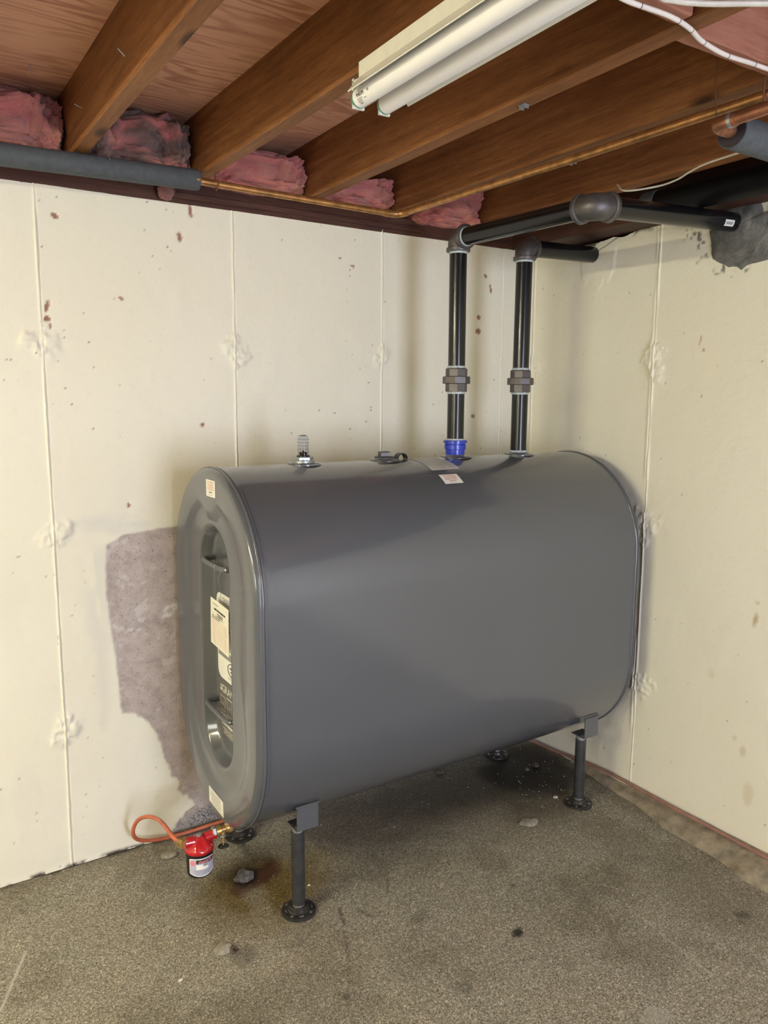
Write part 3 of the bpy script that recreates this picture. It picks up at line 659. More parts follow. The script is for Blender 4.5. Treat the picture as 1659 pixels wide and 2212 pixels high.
for (u, v, a_, b_) in ((-.062, .012, .044, .052), (-.005, .012, .044, .062), (.052, .010, .044, .052)):
    mm.add([f(u-a_/2, v-b_/2, .0004), f(u+a_/2, v-b_/2, .0004), f(u+a_/2, v+b_/2, .0004), f(u-a_/2, v+b_/2, .0004), f(u-a_/2+.005, v-b_/2+.005, .0004), f(u+a_/2-.005, v-b_/2+.005, .0004), f(u+a_/2-.005, v+b_/2-.005, .0004), f(u-a_/2+.005, v+b_/2-.005, .0004)], [(0, 1, 5, 4), (1, 2, 6, 5), (2, 3, 7, 6), (3, 0, 4, 7)])
    mm.add([f(u-a_/4, v-.004, .0004), f(u+a_/4, v-.004, .0004), f(u+a_/4, v+.002, .0004), f(u-a_/4, v+.002, .0004)], [(0, 1, 2, 3)])
mm.build('pictogram_boxes', M['picto'], L6, smooth=False)
text_mesh('INDOOR TANK', .0245, g(.005, -.034), 'lettering', M['silver'], L6, .0004)
lines('small_print', M['silver'], L6, f, para(-.075, .085, -.054, -.054, 1, .008, 0)+para(-.07, .08, -.070, -.084, 3, .0025, .1))

# paper tag hanging from the upper handle
tagt = thing('paper_tag', 'cream ruled paper tag hanging on a wire from the upper tank handle', 'tag', (TX0+.005, -.372, .80))
XT = TX0+.006
f = on_plane(XT, -.368, .866, 0, -.05); tg = panel('tag_sheet', M['cream'], tagt, f, .155, .150, rad=.002, thick=.0008)
lines('ruled_lines', M['inkp'], tg, f, [(-.068, .068, .012-.0076*i, .0012) for i in range(11)]+[(-.045, -.0438, -.03, .085), (.05, .0512, -.03, .085)])
lines('printed_heading', M['inkk'], tg, f, para(-.045, .05, .045, .045, 1, .006, 0)+para(-.02, .03, .034, .028, 2, .003, 0)+para(-.06, -.01, .0605, .0605, 1, .0016, 0)+para(-.035, .035, .022, .022, 1, .0014, 0))
text_mesh('RL 36-87', .018, lambda u, v: f(u-.028, v+.018, .0007), 'handwriting', M['inkg'], tg)
MB().tube(spline([(TX0-.017, -.405, 1.050), (TX0-.018, -.404, 1.066), (TX0-.006, -.402, 1.072), (TX0+.003, -.403, 1.056), (TX0-.004, -.400, 1.02), (XT-.003, -.396, .985), (XT-.004, -.392, .965), (XT-.003, -.385, .945)], 6), .0008, 6).build('tie_wire', M['zinc'], tagt)

# ---------------------------------------------------------------- fittings on top of the tank
gx = -1.298
ga = thing('tank_gauge', 'clear plastic float gauge with red float on a grey hex base', 'gauge', (gx, TY, TZT+.005))
MB().lathe((gx, TY, TZT+.004), (0, 0, 1), [(.036, 0), (.036, .006), (.030, .008), (.030, .011)], 32).build('collar', M['zinc'], ga)
MB().lathe((gx, TY, TZT+.011), (0, 0, 1), [(.031, 0), (.033, .001), (.033, .010), (.031, .011)], 6, .2).build('hex_nut', M['zinc'], ga, smooth=False)
MB().lathe((gx, TY, TZT+.022), (0, 0, 1), [(.021, 0), (.021, .004), (.019, .005)], 28).build('gasket', M['black'], ga)
MB().lathe((gx, TY, TZT+.027), (0, 0, 1), [(.0175, 0), (.0175, .054), (.0165, .059), (.013, .0625), (.006, .064), (.006, .0625), (.012, .061), (.0145, .057), (.0155, .053), (.0155, .0)], 32, cap0=False, cap1=False).build('vial', M['clear'], ga)
MB().lathe((gx, TY, TZT+.0275), (0, 0, 1), [(.011, 0), (.012, .002), (.012, .009), (.003, .011), (.003, .014)], 20).build('float', M['red'], ga)
for k in range(5):
    z = TZT+.036+.0105*k
    MB().tube([(gx+.0177*math.cos(q), TY+.0177*math.sin(q), z) for q in np.linspace(2.3, 6.1, 20)], .0005, 5).build('graduation', M['inkk'], ga)
pk = thing('pipe_plug', 'dark square-head pipe plug in the second tank opening', 'plug', (-.993, TY, TZT+.005))
MB().lathe((-.993, TY, TZT+.004), (0, 0, 1), [(.033, 0), (.034, .002), (.034, .007), (.030, .009)], 28).build('plug_base', M['black'], pk)
b = MB(); b.lathe((-.993, TY, TZT+.012), (0, 0, 1), [(.0245, 0), (.0235, .014), (.0215, .017)], 4, .35); b.build('square_head', M['iron'], pk, smooth=False)
m = MB()
arc = [(-.925+.021*math.cos(q), TZT+.001+.021*math.sin(q)) for q in np.linspace(0, math.pi, 16)]; arc2 = [(-.925+.018*math.cos(q), TZT+.001+.018*math.sin(q)) for q in np.linspace(math.pi, 0, 16)]
pr = arc+arc2; n = len(pr); ya, yb = TY-.012, TY+.014
m.add([(x, ya, z) for x, z in pr]+[(x, yb, z) for x, z in pr], [(i, (i+1) % n, n+(i+1) % n, n+i) for i in range(n)]+[(i, i+1, n-2-i, n-1-i) for i in range(15)]+[(n+i, n+n-1-i, n+n-2-i, n+i+1) for i in range(15)])
m.build('plastic_cap', M['black'], solo=True, angle=40, label='small black half-round plastic cap lying on the tank beside the plug', cat='cap')

def elbow(name, c, d1, d2, parent, r=.036, arm=.044, mat='iron', **tags):
    c = Vector(c); d1 = Vector(d1).normalized(); d2 = Vector(d2).normalized()
    p = []; A = c+d1*arm; B = c+d2*arm
    for k in range(13):
        t = k/12; p.append((1-t)**2*(c+d1*arm*.72)+2*t*(1-t)*c+t*t*(c+d2*arm*.72))
    m = MB(); m.tube([A]+p+[B], [r*1.0]+[r*(1+.05*math.sin(math.pi*k/12)) for k in range(13)]+[r], 26)
    m.lathe(c+d1*(arm-.013), d1, [(r, 0), (r+.0055, .002), (r+.006, .012), (r+.004, .015), (r-.004, .0155)], 26); m.lathe(c+d2*(arm-.013), d2, [(r, 0), (r+.0055, .002), (r+.006, .012), (r+.004, .015), (r-.004, .0155)], 26)
    o = m.build(name, M[mat], parent, angle=40, **tags)
    for d in (d1, d2): MB().lathe(c+d*(arm+.002), d, [(.0325, 0), (.0325, .004), (.0312, .007)], 24).build('sealant_ring', M['dope'], o)
    return o
def union(x, y, z, parent):
    o = MB().lathe((x, y, z-.042), (0, 0, 1), [(.034, 0), (.0385, .002), (.0385, .026), (.0385, .03)], 8, .3).build('union', M['iron'], parent, smooth=False)
    MB().lathe((x, y, z+.012), (0, 0, 1), [(.0385, 0), (.0385, .026), (.034, .030)], 8, .3).build('union_end', M['iron'], o, smooth=False)
    MB().lathe((x, y, z-.0135), (0, 0, 1), [(.046, 0), (.049, .002), (.049, .024), (.046, .026)], 8, .05).build('union_nut', M['iron'], o, smooth=False)
    for zz, d in ((z+.041, 1), (z-.041, -1)): MB().lathe((x, y, zz), (0, 0, d), [(.0335, 0), (.0335, .003), (.0312, .008)], 24).build('sealant_ring', M['dope'], o)
PR = .0302
def pipe(a, b, parent, r=PR): 
    a = Vector(a); b = Vector(b); return MB().lathe(a, b-a, [(r, 0), (r, (b-a).length)], 28).build('pipe', M['pipe'], parent)
p1 = thing('fill_pipe', 'black steel fill pipe rising from the blue fitting and turning twice into the wall', 'pipe', (-.692, TY, TZT+.005))
x1 = -.692; E1 = Vector((x1-.002, TY, 2.112)); E2 = Vector((x1+.002, -.985, 2.098)); W1 = Vector((.0, -.955, 2.141)); d12 = (E2-E1).normalized(); d2w = (W1-E2).normalized()
b = MB(); b.lathe((x1, TY, TZT+.006), (0, 0, 1), [(.033, 0), (.0345, .008), (.0345, .020), (.0385, .022), (.0385, .038), (.036, .040), (.036, .043), (.0425, .044), (.0425, .053), (.034, .055)], 36); bf = b.build('blue_fitting', M['blue'], p1, angle=25, label='bright blue plastic pipe fitting')
MB().lathe((x1, TY, TZT+.0), (0, 0, 1), [(.034, 0), (.034, .007)], 28).build('gasket', M['black'], p1)
MB().lathe((x1, TY, TZT+.060), (0, 0, 1), [(.0335, 0), (.0335, .003), (.0312, .006)], 24).build('sealant_ring', M['dope'], p1)
pipe((x1, TY, TZT+.061), (x1, TY, 1.592), p1); union(x1, TY, 1.629, p1); pipe((x1, TY, 1.662), E1-Vector((0, 0, .03)), p1)
elbow('elbow', E1, (0, 0, -1), d12, p1); pipe(E1+d12*.03, E2-d12*.03, p1); elbow('elbow', E2, -d12, d2w, p1, r=.036, arm=.060); hp = pipe(E2+d2w*.035, W1+d2w*.03, p1)
s0 = W1-d2w*.085
mm = MB(); a_, u_, v_ = frame(d2w)
q0 = math.atan2(Vector((0, -.75, -.15)).dot(v_), Vector((0, -.75, -.15)).dot(u_))
cyl = lambda u, v, w=0: tuple(s0+a_*u+(u_*math.cos(q0+v/PR)+v_*math.sin(q0+v/PR))*(PR+.0006+w))
mm.grid(lambda u, v: cyl(u, v), np.linspace(-.025, .025, 3), np.linspace(-.004, .016, 8)); st = mm.build('pipe_sticker', M['paper'], hp, label='tiny white barcode sticker')
lines('barcode', M['inkk'], st, cyl, [(-.018+.004*i, -.016+.004*i, .006, .008) for i in range(9)])
p2 = thing('vent_pipe', 'shorter black steel vent pipe by the corner turning once into the wall', 'pipe', (-.39, TY, TZT+.005))
x2 = -.39; F1 = Vector((x2+.002, TY, 2.112)); W2 = Vector((0, -.336, 2.130)); e2 = (W2-F1).normalized()
MB().lathe((x2, TY, TZT+.001), (0, 0, 1), [(.0345, 0), (.0345, .008), (.0312, .014)], 24).build('sealant_ring', M['dope'], p2)
pipe((x2, TY, TZT+.004), (x2, TY, 1.592), p2); union(x2, TY, 1.629, p2); pipe((x2, TY, 1.662), F1-Vector((0, 0, .03)), p2); elbow('elbow', F1, (0, 0, -1), e2, p2); pipe(F1+e2*.03, W2+e2*.03, p2)

# ---------------------------------------------------------------- oil filter, valve, supply line
fx, fy = -1.676, TY
fl = thing('oil_filter', 'red-capped black oil filter canister hanging at the tank outlet', 'oil filter', (fx, fy, .072))
cn = MB().lathe((fx, fy, .072), (0, 0, 1), [(.020, 0), (.034, .001), (.039, .005), (.0405, .012), (.0425, .075), (.0435, .080), (.0435, .086)], 36).build('canister', M['can'], fl, angle=50)
m = MB(); na = 48; prof = [(.0445, .153), (.0465, .156), (.0465, .162), (.0445, .167), (.039, .175), (.031, .184), (.021, .192), (.012, .1965), (.0, .198)]
vs_ = []
for (r_, z) in prof:
    for k in range(na):
        q = 2*math.pi*k/na; lob = 1+.07*math.cos(6*q)*(r_ > .015)*(r_ < .044)
        vs_.append((fx+math.cos(q)*r_*lob, fy+math.sin(q)*r_*lob, z))
m.add(vs_, [(i*na+k, i*na+(k+1) % na, (i+1)*na+(k+1) % na, (i+1)*na+k) for i in range(len(prof)-1) for k in range(na)])
m.lathe((fx+.018, fy, .184), (1, 0, .12), [(.018, 0), (.0165, .012), (.0155, .03), (.017, .031), (.017, .036), (.009, .036)], 22)
m.lathe((fx-.018, fy, .184), (-1, 0, .04), [(.018, 0), (.0165, .012), (.0145, .028), (.009, .0285)], 22)
cap = m.build('red_cap', M['redcap'], fl, angle=50)
MB().lathe((fx, fy, .197), (0, 0, 1), [(.0095, 0), (.0095, .0055), (.008, .0068)], 6).build('bolt', M['zinc'], fl, smooth=False)
th = math.atan2(CAM.y-fy, CAM.x-fx)
can = lambda u, v, w=0: (fx+(.0432+w)*math.cos(th+.10+u/.0425), fy+(.0432+w)*math.sin(th+.10+u/.0425), .112+v+.05*u*.0)
def canlab(name, mat, u0, u1, v0, v1, w, parent, cut=0, **tags):
    m = MB(); U = np.linspace(u0, u1, 14)
    for i in range(13):
        a, b = U[i], U[i+1]
        lo = lambda u: v0+.010*((u-(u0+u1)/2)/((u1-u0)/2))**2*(cut)+(.0)
        hi = lambda u: v1-.004*abs((u-(u0+u1)/2)/((u1-u0)/2))**6*cut
        m.add([can(a, lo(a), w), can(b, lo(b), w), can(b, hi(b), w), can(a, hi(a), w)], [(0, 1, 2, 3)])
    return m.build(name, mat, parent, **tags)
lb = canlab('can_label', M['paper'], -.038, .046, -.029, .032, .0004, cn, 1, label='white and lavender printed filter label'); canlab('label_field', M['lav'], -.0355, .0435, -.0265, .0295, .0007, lb, 1)
canlab('black_band', M['inkk'], -.015, .0425, .015, .028, .0010, lb); canlab('white_field', M['paper'], -.015, .022, -.004, .012, .0010, lb); canlab('code_box', M['inkg'], .006, .02, .006, .012, .0012, lb)
text_mesh('General', .013, lambda u, v: can(u+.013, v+.0215+u*.14, .0014), 'brand_script', M['pinkink'], lb, .0005)
mm = MB(); mm.add([can(-.0265+.0085*math.cos(q), .017+.0085*math.sin(q), .0012) for q in np.linspace(0, 2*math.pi, 24, False)], [tuple(range(24))]); mm.build('round_seal', M['pinkink'], lb, smooth=False)
lines('small_print', M['inkg'], lb, lambda u, v, w: can(u, v, .0012), para(-.024, .034, -.008, -.020, 5, .0012))
# shut-off valve
va = thing('shutoff_valve', 'brass shut-off valve with small black handwheel under the tank', 'valve', (-1.60, TY, .13))
m = MB(); m.lathe((-1.634, TY, .193), (1, 0, .05), [(.013, 0), (.013, .012), (.0165, .013), (.0165, .028), (.013, .030), (.012, .045), (.015, .047), (.015, .06), (.011, .062)], 18); m.lathe((-1.574, TY, .196), (0, 0, 1), [(.014, -.012), (.016, 0), (.0135, .012), (.0135, .05)], 18)
m.lathe((-1.600, TY, .196), (0, -.15, -1), [(.011, 0), (.011, .014), (.007, .016), (.006, .04), (.003, .042), (.003, .056)], 16); m.build('valve_body', M['brass'], va, angle=40)
MB().lathe((-1.634, TY, .193), (1, 0, .05), [(.0175, .002), (.0185, .004), (.0185, .010), (.0175, .012)], 6).build('hex_nut', M['zinc'], va, smooth=False)
MB().lathe((-1.600, TY-.0027, .178), (0, -.15, -1), [(.012, 0), (.012, .006)], 6).build('packing_nut', M['zinc'], va, smooth=False)
m = MB(); hc = Vector((-1.600, TY-.008, .141)); ax, u_, v_ = frame((0, -.15, -1))
m.tube([hc+(u_*math.cos(q)+v_*math.sin(q))*.0155 for q in np.linspace(0, 2*math.pi, 28)], .0026, 8)
for k in range(4): q = k*math.pi/2+.4; m.tube([hc, hc+(u_*math.cos(q)+v_*math.sin(q))*.0155], .0018, 6)
m.lathe(hc-ax*.003, ax, [(.005, 0), (.005, .006)], 10); m.build('handwheel', M['black'], va)
# supply line
ol = thing('oil_line', 'orange coated copper oil line looping from the filter and along the wall base', 'oil line', (-1.0, -.05, 0))
R_ = .0066
A = [(-1.747, -.368, .203), (-1.758, -.34, .217), (-1.760, -.27, .214), (-1.762, -.20, .198), (-1.779, -.15, .186), (-1.798, -.10, .154), (-1.809, -.07, .103), (-1.788, -.045, .052), (-1.718, -.032, .022), (-1.617, -.027, .013), (-1.495, -.025, .014), (-1.2, -.025, .012), (-.9, -.03, .012), (-.6, -.028, .012)]
MB().tube(spline(A, 8), R_, 10).build('coated_tube', M['orange'], ol)
B = [(-.6, -.028, .012), (-.3, -.03, .012), (-.12, -.035, .012), (-.04, -.085, .012), (-.022, -.26, .018), (-.020, -.476, .042), (-.019, -.60, .047), (-.020, -.76, .046), (-.024, -.90, .047), (-.020, -1.006, .046), (-.021, -1.251, .045), (-.02, -1.6, .05), (-.02, -2.2, .05), (-.02, -3, .05)]
MB().tube(spline(B, 8), R_, 10).build('coated_tube', M['pinkline'], ol, label='dusty pinkish length of the line along the side wall')
m = MB(); m.lathe((-1.712, fy, .1855), (-1, 0, .06), [(.010, 0), (.010, .006)], 12); m.box((-1.727, fy, .188), (.026, .024, .022), Matrix.Rotation(.25, 3, 'Z')); m.lathe((-1.733, fy, .190), (-.75, .05, .70), [(.011, .004), (.011, .015), (.0085, .018), (.008, .022)], 6); m.build('flare_fitting', M['brass'], ol, angle=30)

# ---------------------------------------------------------------- fluorescent lights
def fixture(x, y0, y1, lit, label):
    zt = ZJ-.001; L_ = thing('fluorescent_light', label, 'light fixture', (x, (y0+y1)/2, zt-.08), 'fluorescent strip fixtures under the joists')
    ya, yb = max(y0, y1), min(y0, y1)
    prof = [(-.047, -.022), (-.047, -.050), (-.073, -.081), (-.0715, -.0825), (-.0445, -.0515), (.0445, -.0515), (.0715, -.0825), (.073, -.081), (.047, -.050), (.047, -.022)]
    if lit: prof = [(-.047, -.004), (-.047, -.050), (-.0465, -.051), (-.046, -.0515), (-.0445, -.0515), (.0445, -.0515), (.046, -.0515), (.0465, -.051), (.047, -.050), (.047, -.004)]
    m = MB(); n = len(prof)
    for yy in (ya, yb): m.add([(x+px, yy-(.0 if abs(px) < .05 else 0), zt+pz) for px, pz in prof], [])
    m.f += [(i, (i+1) % n, n+(i+1) % n, n+i) for i in range(n)]
    m.f += [(0, 1, 4, 5, 8, 9), (1, 2, 3, 4), (5, 6, 7, 8)]+[(n+0, n+9, n+8, n+5, n+4, n+1), (n+1, n+4, n+3, n+2), (n+5, n+8, n+7, n+6)]
    m.build('reflector', M['white'], L_, smooth=False)
    MB().box((x+.012, (ya+yb)/2, zt-.0115), (.03, ya-yb-.1, .021)).build('mounting_strip', M['white'], L_, smooth=False)
    for s in (-1, 1):
        cx = x+s*.031; cz = zt-(.077 if lit else .079)
        T = MB().lathe((cx, ya+.030, cz), (0, -1, 0), [(.016, 0), (.0185, .003), (.0190, .010), (.0190, ya-yb+.05), (.0185, ya-yb+.057), (.016, ya-yb+.06)], 24).build('tube', M['lit'] if lit else M['tube'], L_)
        if not lit:
            MB().lathe((cx, ya+.0305, cz), (0, -1, 0), [(.0165, -.001), (.0191, .0025), (.0195, .004), (.0195, .009), (.0190, .0095)], 24).build('tube_end', M['green'], T)
            if s < 0:
                q0 = math.radians(207)
                cy = lambda u, v: (cx+.0194*math.cos(q0-v/.0194), ya+.012-u, cz+.0194*math.sin(q0-v/.0194))
                text_mesh('PHILIPS', .0088, lambda u, v: cy(u+.020, v+.004), 'tube_print', M['inkk'], T, .0002)
                lines('fine_print', M['inkg'], T, lambda u, v, w: cy(u, v), [(.006, .024, -.0025, .0016), (.006, .021, -.0060, .0016), (.006, .018, -.0095, .0016), (.030, .037, -.006, .0016), (.007, .016, -.0135, .0026), (.046, .052, .0045, .005)])
        MB().box((cx, ya+.029, cz+.008), (.026, .006, .056)).build('lamp_holder', M['white'], L_, smooth=False)
    MB().box((x, ya+.014, zt-.050), (.088, .032, .004)).build('end_plate', M['white'], L_, smooth=False)
    return L_
fixture(-1.508, -1.155, -2.38, False, 'white fluorescent fixture with two unlit tubes under the joists at the top edge')
fixture(-4.42, -.80, -2.05, True, 'lit bare two-tube fluorescent strip to the left, out of view')

# ---------------------------------------------------------------- copper, foam sleeves, cables, hangers
cw = thing('copper_pipe', 'thin bright copper water pipe under the joists turning along the middle joist', 'pipe', (-.8, -.17, 2.2))
MB().tube([(-1.60, -.172, 2.220), (-1.3, -.170, 2.216), (-.86, -.166, 2.213)], .011, 16).build('pipe', M['copper'], cw)
MB().tube(spline([(-.875, -.166, 2.213), (-.85, -.166, 2.213), (-.822, -.172, 2.213), (-.806, -.19, 2.214), (-.803, -.215, 2.215)], 5), .0128, 16).build('elbow', M['copper'], cw)
MB().tube([(-.803, -.21, 2.215), (-.779, -.50, 2.219), (-.752, -.935, 2.220), (-.736, -1.5, 2.219), (-.70, -2.6, 2.216)], .011, 16).build('pipe', M['copper'], cw)
fo = MB().lathe((-2.9, -.155, 2.192), Vector((1.355, -.017, .029)), [(.012, 0), (.029, .0), (.0305, .01), (.0305, 1.345), (.028, 1.352), (.012, 1.353)], 28); fs_ = fo.build('foam_sleeve', M['foam'], solo=True, label='long dark grey foam pipe sleeve along the top of the left wall', cat='pipe insulation')
wr_ = MB().tube(spline([(-1.815, -.168, 2.30), (-1.816, -.172, 2.26), (-1.818, -.186, 2.249), (-1.817, -.203, 2.23)], 4), .001, 6); wr_.build('tie_wire', M['zinc'], fs_)
MB().box((-1.560, -.205, 2.214), (.012, .0015, .006)).build('staple', M['brass'], fs_, smooth=False)
def hanger(pts, label, r=.0018): return MB().tube(spline(pts, 6), r, 8).build('wire_hanger', M['rustwire'], solo=True, label=label, cat='wire hanger', group='pipe hanger wires')
hanger([(-1.489, -.172, 2.355), (-1.4885, -.174, 2.30), (-1.490, -.186, 2.235), (-1.490, -.186, 2.208), (-1.49, -.172, 2.203), (-1.49, -.158, 2.21), (-1.490, -.157, 2.30)], 'thin wire hanger on the copper pipe next to the foam sleeve')
hanger([(-.752, -1.512, 2.385), (-.750, -1.513, 2.33), (-.752, -1.511, 2.27), (-.752, -1.508, 2.225), (-.742, -1.504, 2.208), (-.725, -1.504, 2.212), (-.722, -1.506, 2.235)], 'long bent wire hook in front of the right-hand red board', .0022)
hanger([(-.716, -1.56, 2.395), (-.692, -1.56, 2.40), (-.694, -1.56, 2.34), (-.696, -1.56, 2.25)], 'straight rusty wire right of the bent hook', .0022)
hanger([(-.795, -1.42, 2.33), (-.797, -1.42, 2.26), (-.80, -1.43, 2.185), (-.805, -1.445, 2.143), (-.79, -1.45, 2.14)], 'thin dark wire above the copper elbow', .0013)
cr = thing('copper_pipe', 'red-brown copper pipe with an elbow entering the short foam sleeve at right', 'pipe', (-.80, -1.5, 2.15))
z = 2.158; MB().tube([(-.822, -1.47, z), (-.822, -2.6, z+.01)], .0135, 16).build('pipe', M['copper_red'], cr); MB().tube(spline([(-.822, -1.495, z), (-.822, -1.47, z), (-.815, -1.448, z), (-.79, -1.441, z), (-.765, -1.441, z)], 5), .0155, 16).build('elbow', M['copper_red'], cr)
MB().lathe((-.822, -1.488, z), (0, 1, 0), [(.0165, 0), (.0165, .008)], 18).build('solder_ring', M['zinc'], cr); MB().tube([(-.77, -1.441, z), (-.30, -1.437, z)], .0135, 14).build('pipe', M['copper_red'], cr)
f2 = MB().lathe((-.757, -1.441, z), (1, .01, 0), [(.0145, .001), (.036, 0), (.037, .004), (.037, .42), (.034, .423), (.0145, .423)], 28).build('foam_sleeve', M['foam'], solo=True, label='short thick grey foam pipe sleeve at the right edge', cat='pipe insulation')
MB().lathe((-.7585, -1.441, z), (1, .01, 0), [(.0148, 0), (.034, .0), (.034, .003), (.0148, .003)], 28).build('foam_core', M['foam2'], f2)
bp_ = MB().lathe((-.205, -.80, 2.203), (0, -1, -.012), [(.041, 0), (.042, .002), (.042, 2.6)], 28).build('drain_pipe', M['abs'], solo=True, label='matte black pipe above the side wall behind the big elbow', cat='pipe')
MB().lathe((-.205, -.755, 2.2035), (0, -1, -.012), [(.040, 0), (.0445, .002), (.0445, .055), (.0425, .056)], 28).build('coupling', M['foam'], bp_)
# cables
ec = thing('electrical_cable', 'white electrical cable with black marks stapled along the blocking boards', 'cable', (-1.05, -1.56, 2.22))
C1 = spline([(-1.46, -1.605, 2.236), (-1.36, -1.60, 2.236), (-1.285, -1.585, 2.237), (-1.172, -1.588, 2.238), (-1.10, -1.578, 2.238), (-1.043, -1.562, 2.236), (-.954, -1.550, 2.236), (-.87, -1.553, 2.237), (-.791, -1.556, 2.237), (-.65, -1.56, 2.237), (-.45, -1.565, 2.237), (-.33, -1.57, 2.237)], 8)
MB().tube(C1, .0044, 10).build('cable_jacket', M['cable'], ec)
for k in (19, 27, 33, 41, 49, 57, 63, 70):
    d = (C1[k+1]-C1[k]).normalized(); MB().lathe(C1[k], d, [(.0047, 0), (.0047, .0016)], 10).build('cable_mark', M['inkk'], ec)
MB().tube(spline([(-1.45, -1.85, 2.240), (-1.33, -1.71, 2.240), (-1.244, -1.625, 2.24), (-1.203, -1.625, 2.24), (-1.147, -1.649, 2.24), (-1.069, -1.70, 2.24), (-.9, -1.80, 2.24), (-.5, -1.95, 2.24)], 8), .005, 10).build('electrical_cable', M['thinwire'], solo=True, label='cream cable crossing the joists at the top right edge', cat='cable')
MB().tube(spline([(-.40, -.80, 2.236), (-.432, -.862, 2.20), (-.405, -.957, 2.196), (-.41, -1.03, 2.198), (-.424, -1.086, 2.206), (-.440, -1.15, 2.21), (-.445, -1.25, 2.212), (-.436, -1.34, 2.214), (-.42, -1.6, 2.22), (-.34, -1.9, 2.24)], 8), .0028, 8).build('thin_wire', M['thinwire'], solo=True, label='thin slack white wire hanging below the last joist', cat='wire')

# ---------------------------------------------------------------- insulation batts
def batt(x0, x1, front, z0, z1, seed, soot, label):
    me_ = MB(); nu, nv = 90, 80; vs_ = []; so = []
    for i in range(nu+1):
        for j in range(nv):
            a = math.pi*i/nu; q = 2*math.pi*j/nv
            ce = lambda t, e: math.copysign(abs(t)**e, t)
            x = ce(math.cos(a), .35); y = ce(math.sin(a), .35)*ce(math.cos(q), .6); z = ce(math.sin(a), .35)*ce(math.sin(q), .5)
            p = Vector((x, y, z))
            s = Vector((x*2.2+seed*3, y*1.6, z*2.0))
            d = .50*mnoise.fractal(s*1.3, 1, 2.1, 3)+.30*(.5-abs(mnoise.noise(s*3.1)))+.16*mnoise.noise(s*7)+.08*mnoise.noise(s*16)
            px = (x0+x1)/2+(x1-x0)/2*min(1, max(-1, x*(1+d*.08)))
            py = (front+.11)/2+(front-.11)/2*(-1)*y*(1+(d*1.1 if y < 0 else 0)); pz = (z0+z1)/2+(z1-z0)/2*z*(1+d*.25)
            vs_.append((px, min(py, .12), min(pz, ZS-.002))); so.append(min(1, max(0, soot*1.6*(.5+.9*mnoise.fractal(s*1.1+Vector((9, 2, 1)), 1, 2, 4))+(.25 if z > .75 else 0))))
    me_.add(vs_, [(i*nv+j, i*nv+(j+1) % nv, (i+1)*nv+(j+1) % nv, (i+1)*nv+j) for i in range(nu) for j in range(nv)])
    o = me_.build('insulation_batt', M['insul'], solo=True, angle=180, label=label, cat='insulation', group='pink insulation stuffed between the joists')
    at = o.data.attributes.new('soot', 'FLOAT', 'POINT'); at.data.foreach_set('value', np.array(so, 'f'))
batt(-2.262, -1.917, -.10, ZJ+.004, 2.41, 1.3, .30, 'bright pink insulation tuft at the far left edge')
batt(-1.868, -1.541, -.11, ZJ+.004, 2.415, 2.9, .95, 'sooty brown and orange-pink insulation tuft behind the foam sleeve end')
batt(-1.492, -1.124, -.07, ZJ+.004, 2.38, 4.1, .28, 'pink insulation tuft just right of the wire hanger')
batt(-1.069, -.760, -.06, ZJ+.004, 2.36, 5.7, .25, 'pink insulation tuft above the copper elbow')
batt(-.650, -.343, -.07, ZJ-.012, 2.40, 7.2, .25, 'drooping pink insulation tuft behind the black pipe elbow')
# hanging scrap below the sleeve
m = MB(); nu = 14; vs_ = []
for i in range(nu+1):
    for j in range(10):
        a = math.pi*i/nu; q = 2*math.pi*j/10; p = Vector((math.sin(a)*math.cos(q)*.028, math.sin(a)*math.sin(q)*.012, math.cos(a)*.026)); p *= 1+.35*mnoise.noise(p*70); vs_.append(p+Vector((-1.607, -.036, 2.208)))
m.add(vs_, [(i*10+j, i*10+(j+1) % 10, (i+1)*10+(j+1) % 10, (i+1)*10+j) for i in range(nu) for j in range(10)])
o = m.build('insulation_scrap', M['insul'], solo=True, angle=180, label='small brownish insulation scrap hanging under the foam sleeve', cat='insulation'); at = o.data.attributes.new('soot', 'FLOAT', 'POINT'); at.data.foreach_set('value', np.full(len(o.data.vertices), .75, 'f'))

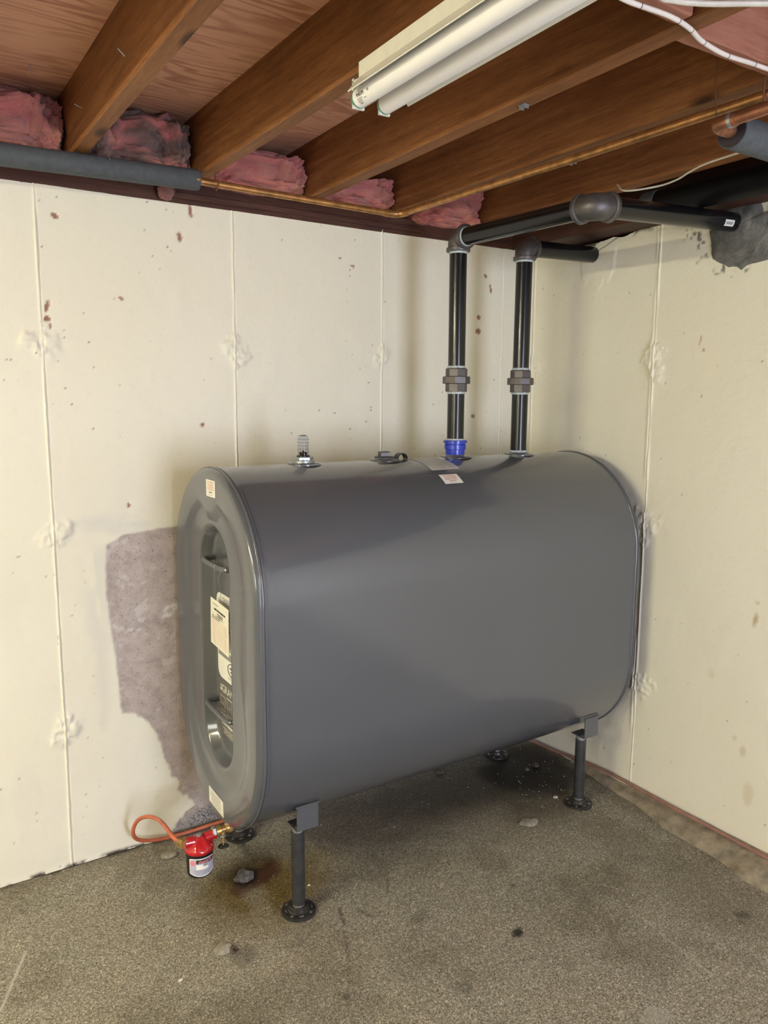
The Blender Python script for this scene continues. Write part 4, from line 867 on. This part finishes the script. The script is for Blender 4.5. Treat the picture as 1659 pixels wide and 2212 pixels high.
# ---------------------------------------------------------------- debris on the floor
def rock(name, x, y, sx, sy, sz, mat, seed, label, cat='rubble', group=None, sub=2, rough=.35):
    import bmesh
    bm = bmesh.new(); bmesh.ops.create_icosphere(bm, subdivisions=sub, radius=1)
    m = MB(); vs_ = []
    for v in bm.verts:
        p = v.co*(1+rough*mnoise.fractal(v.co*1.4+Vector((seed, seed*2, 0)), 1, 2, 3)); z = max(-.25, p.z)
        vs_.append((x+p.x*sx, y+p.y*sy, (z+.25)*sz))
    m.add(vs_, [tuple(v.index for v in f_.verts) for f_ in bm.faces]); bm.free()
    return m.build(name, mat, solo=True, angle=28, label=label, cat=cat, group=group)
rock('rubble_stone', -1.530, -.371, .030, .024, .022, M['stone'], 1.7, 'jagged grey stone in the oily stain beside the near leg', rough=.7)
ck = rock('concrete_lump', -1.703, -.648, .030, .024, .010, M['tan'], 3.3, 'tan concrete lump with a dark socket on the open floor')
MB().lathe((-1.684, -.665, -.002), (.5, -.35, 1), [(.013, 0), (.0125, .009), (.009, .010), (.008, .004)], 16).build('dark_socket', M['darkstone'], ck)
rock('concrete_lump', -.505, -.612, .036, .030, .009, M['tan'], 5.1, 'flat tan concrete lump near the far front leg')
rock('concrete_lump', -1.701, -.113, .030, .022, .009, M['tan'], 6.1, 'low tan concrete lump by the left wall near the filter')
rock('rubble_stone', -.170, -.294, .016, .013, .012, M['stone'], 8.3, 'small grey stone lying in the black wet patch'); rock('rubble_stone', -.225, -.30, .010, .009, .008, M['stone'], 9.4, 'smallest grey stone in the black wet patch')
rock('rubble_stone', -.555, -.125, .020, .012, .010, M['darkstone'], 2.2, 'dark stone at the wall base under the tank')
rock('paint_chip', -.283, -.527, .013, .009, .004, M['chipm'], 2.8, 'white paint chip left of the far front leg foot', 'paint chip', sub=1)
rock('paint_chip', -1.846, -.698, .007, .005, .003, M['chipm'], 3.9, 'white paint chip left of the concrete lump on the open floor', 'paint chip', sub=1)
rock('paint_chip', -1.366, -.513, .006, .004, .004, M['chipm'], 4.9, 'white paint chip just behind the near front leg', 'paint chip', sub=1)
# scatter of tiny flecks nobody could count
m = MB(); rs = random.Random(21)
for i in range(240):
    if i < 120: x, y = rs.gauss(-.23, .12), rs.gauss(-.55, .16)
    else: x, y = rs.uniform(-2.2, -.1), rs.uniform(-1.8, -.05)
    x = min(-.02, x); y = min(-.02, y)
    r_ = rs.uniform(.0008, .0026); q = rs.uniform(0, 6); z = .0012
    m.add([(x+r_*math.cos(q+k*2.1), y+r_*math.sin(q+k*2.1), z) for k in range(3)]+[(x, y, z+r_)], [(0, 1, 3), (1, 2, 3), (2, 0, 3)])
m.build('paint_flecks', M['chipm'], solo=True, smooth=False, label='tiny white paint flecks scattered over the floor', cat='paint flecks', kind='stuff')
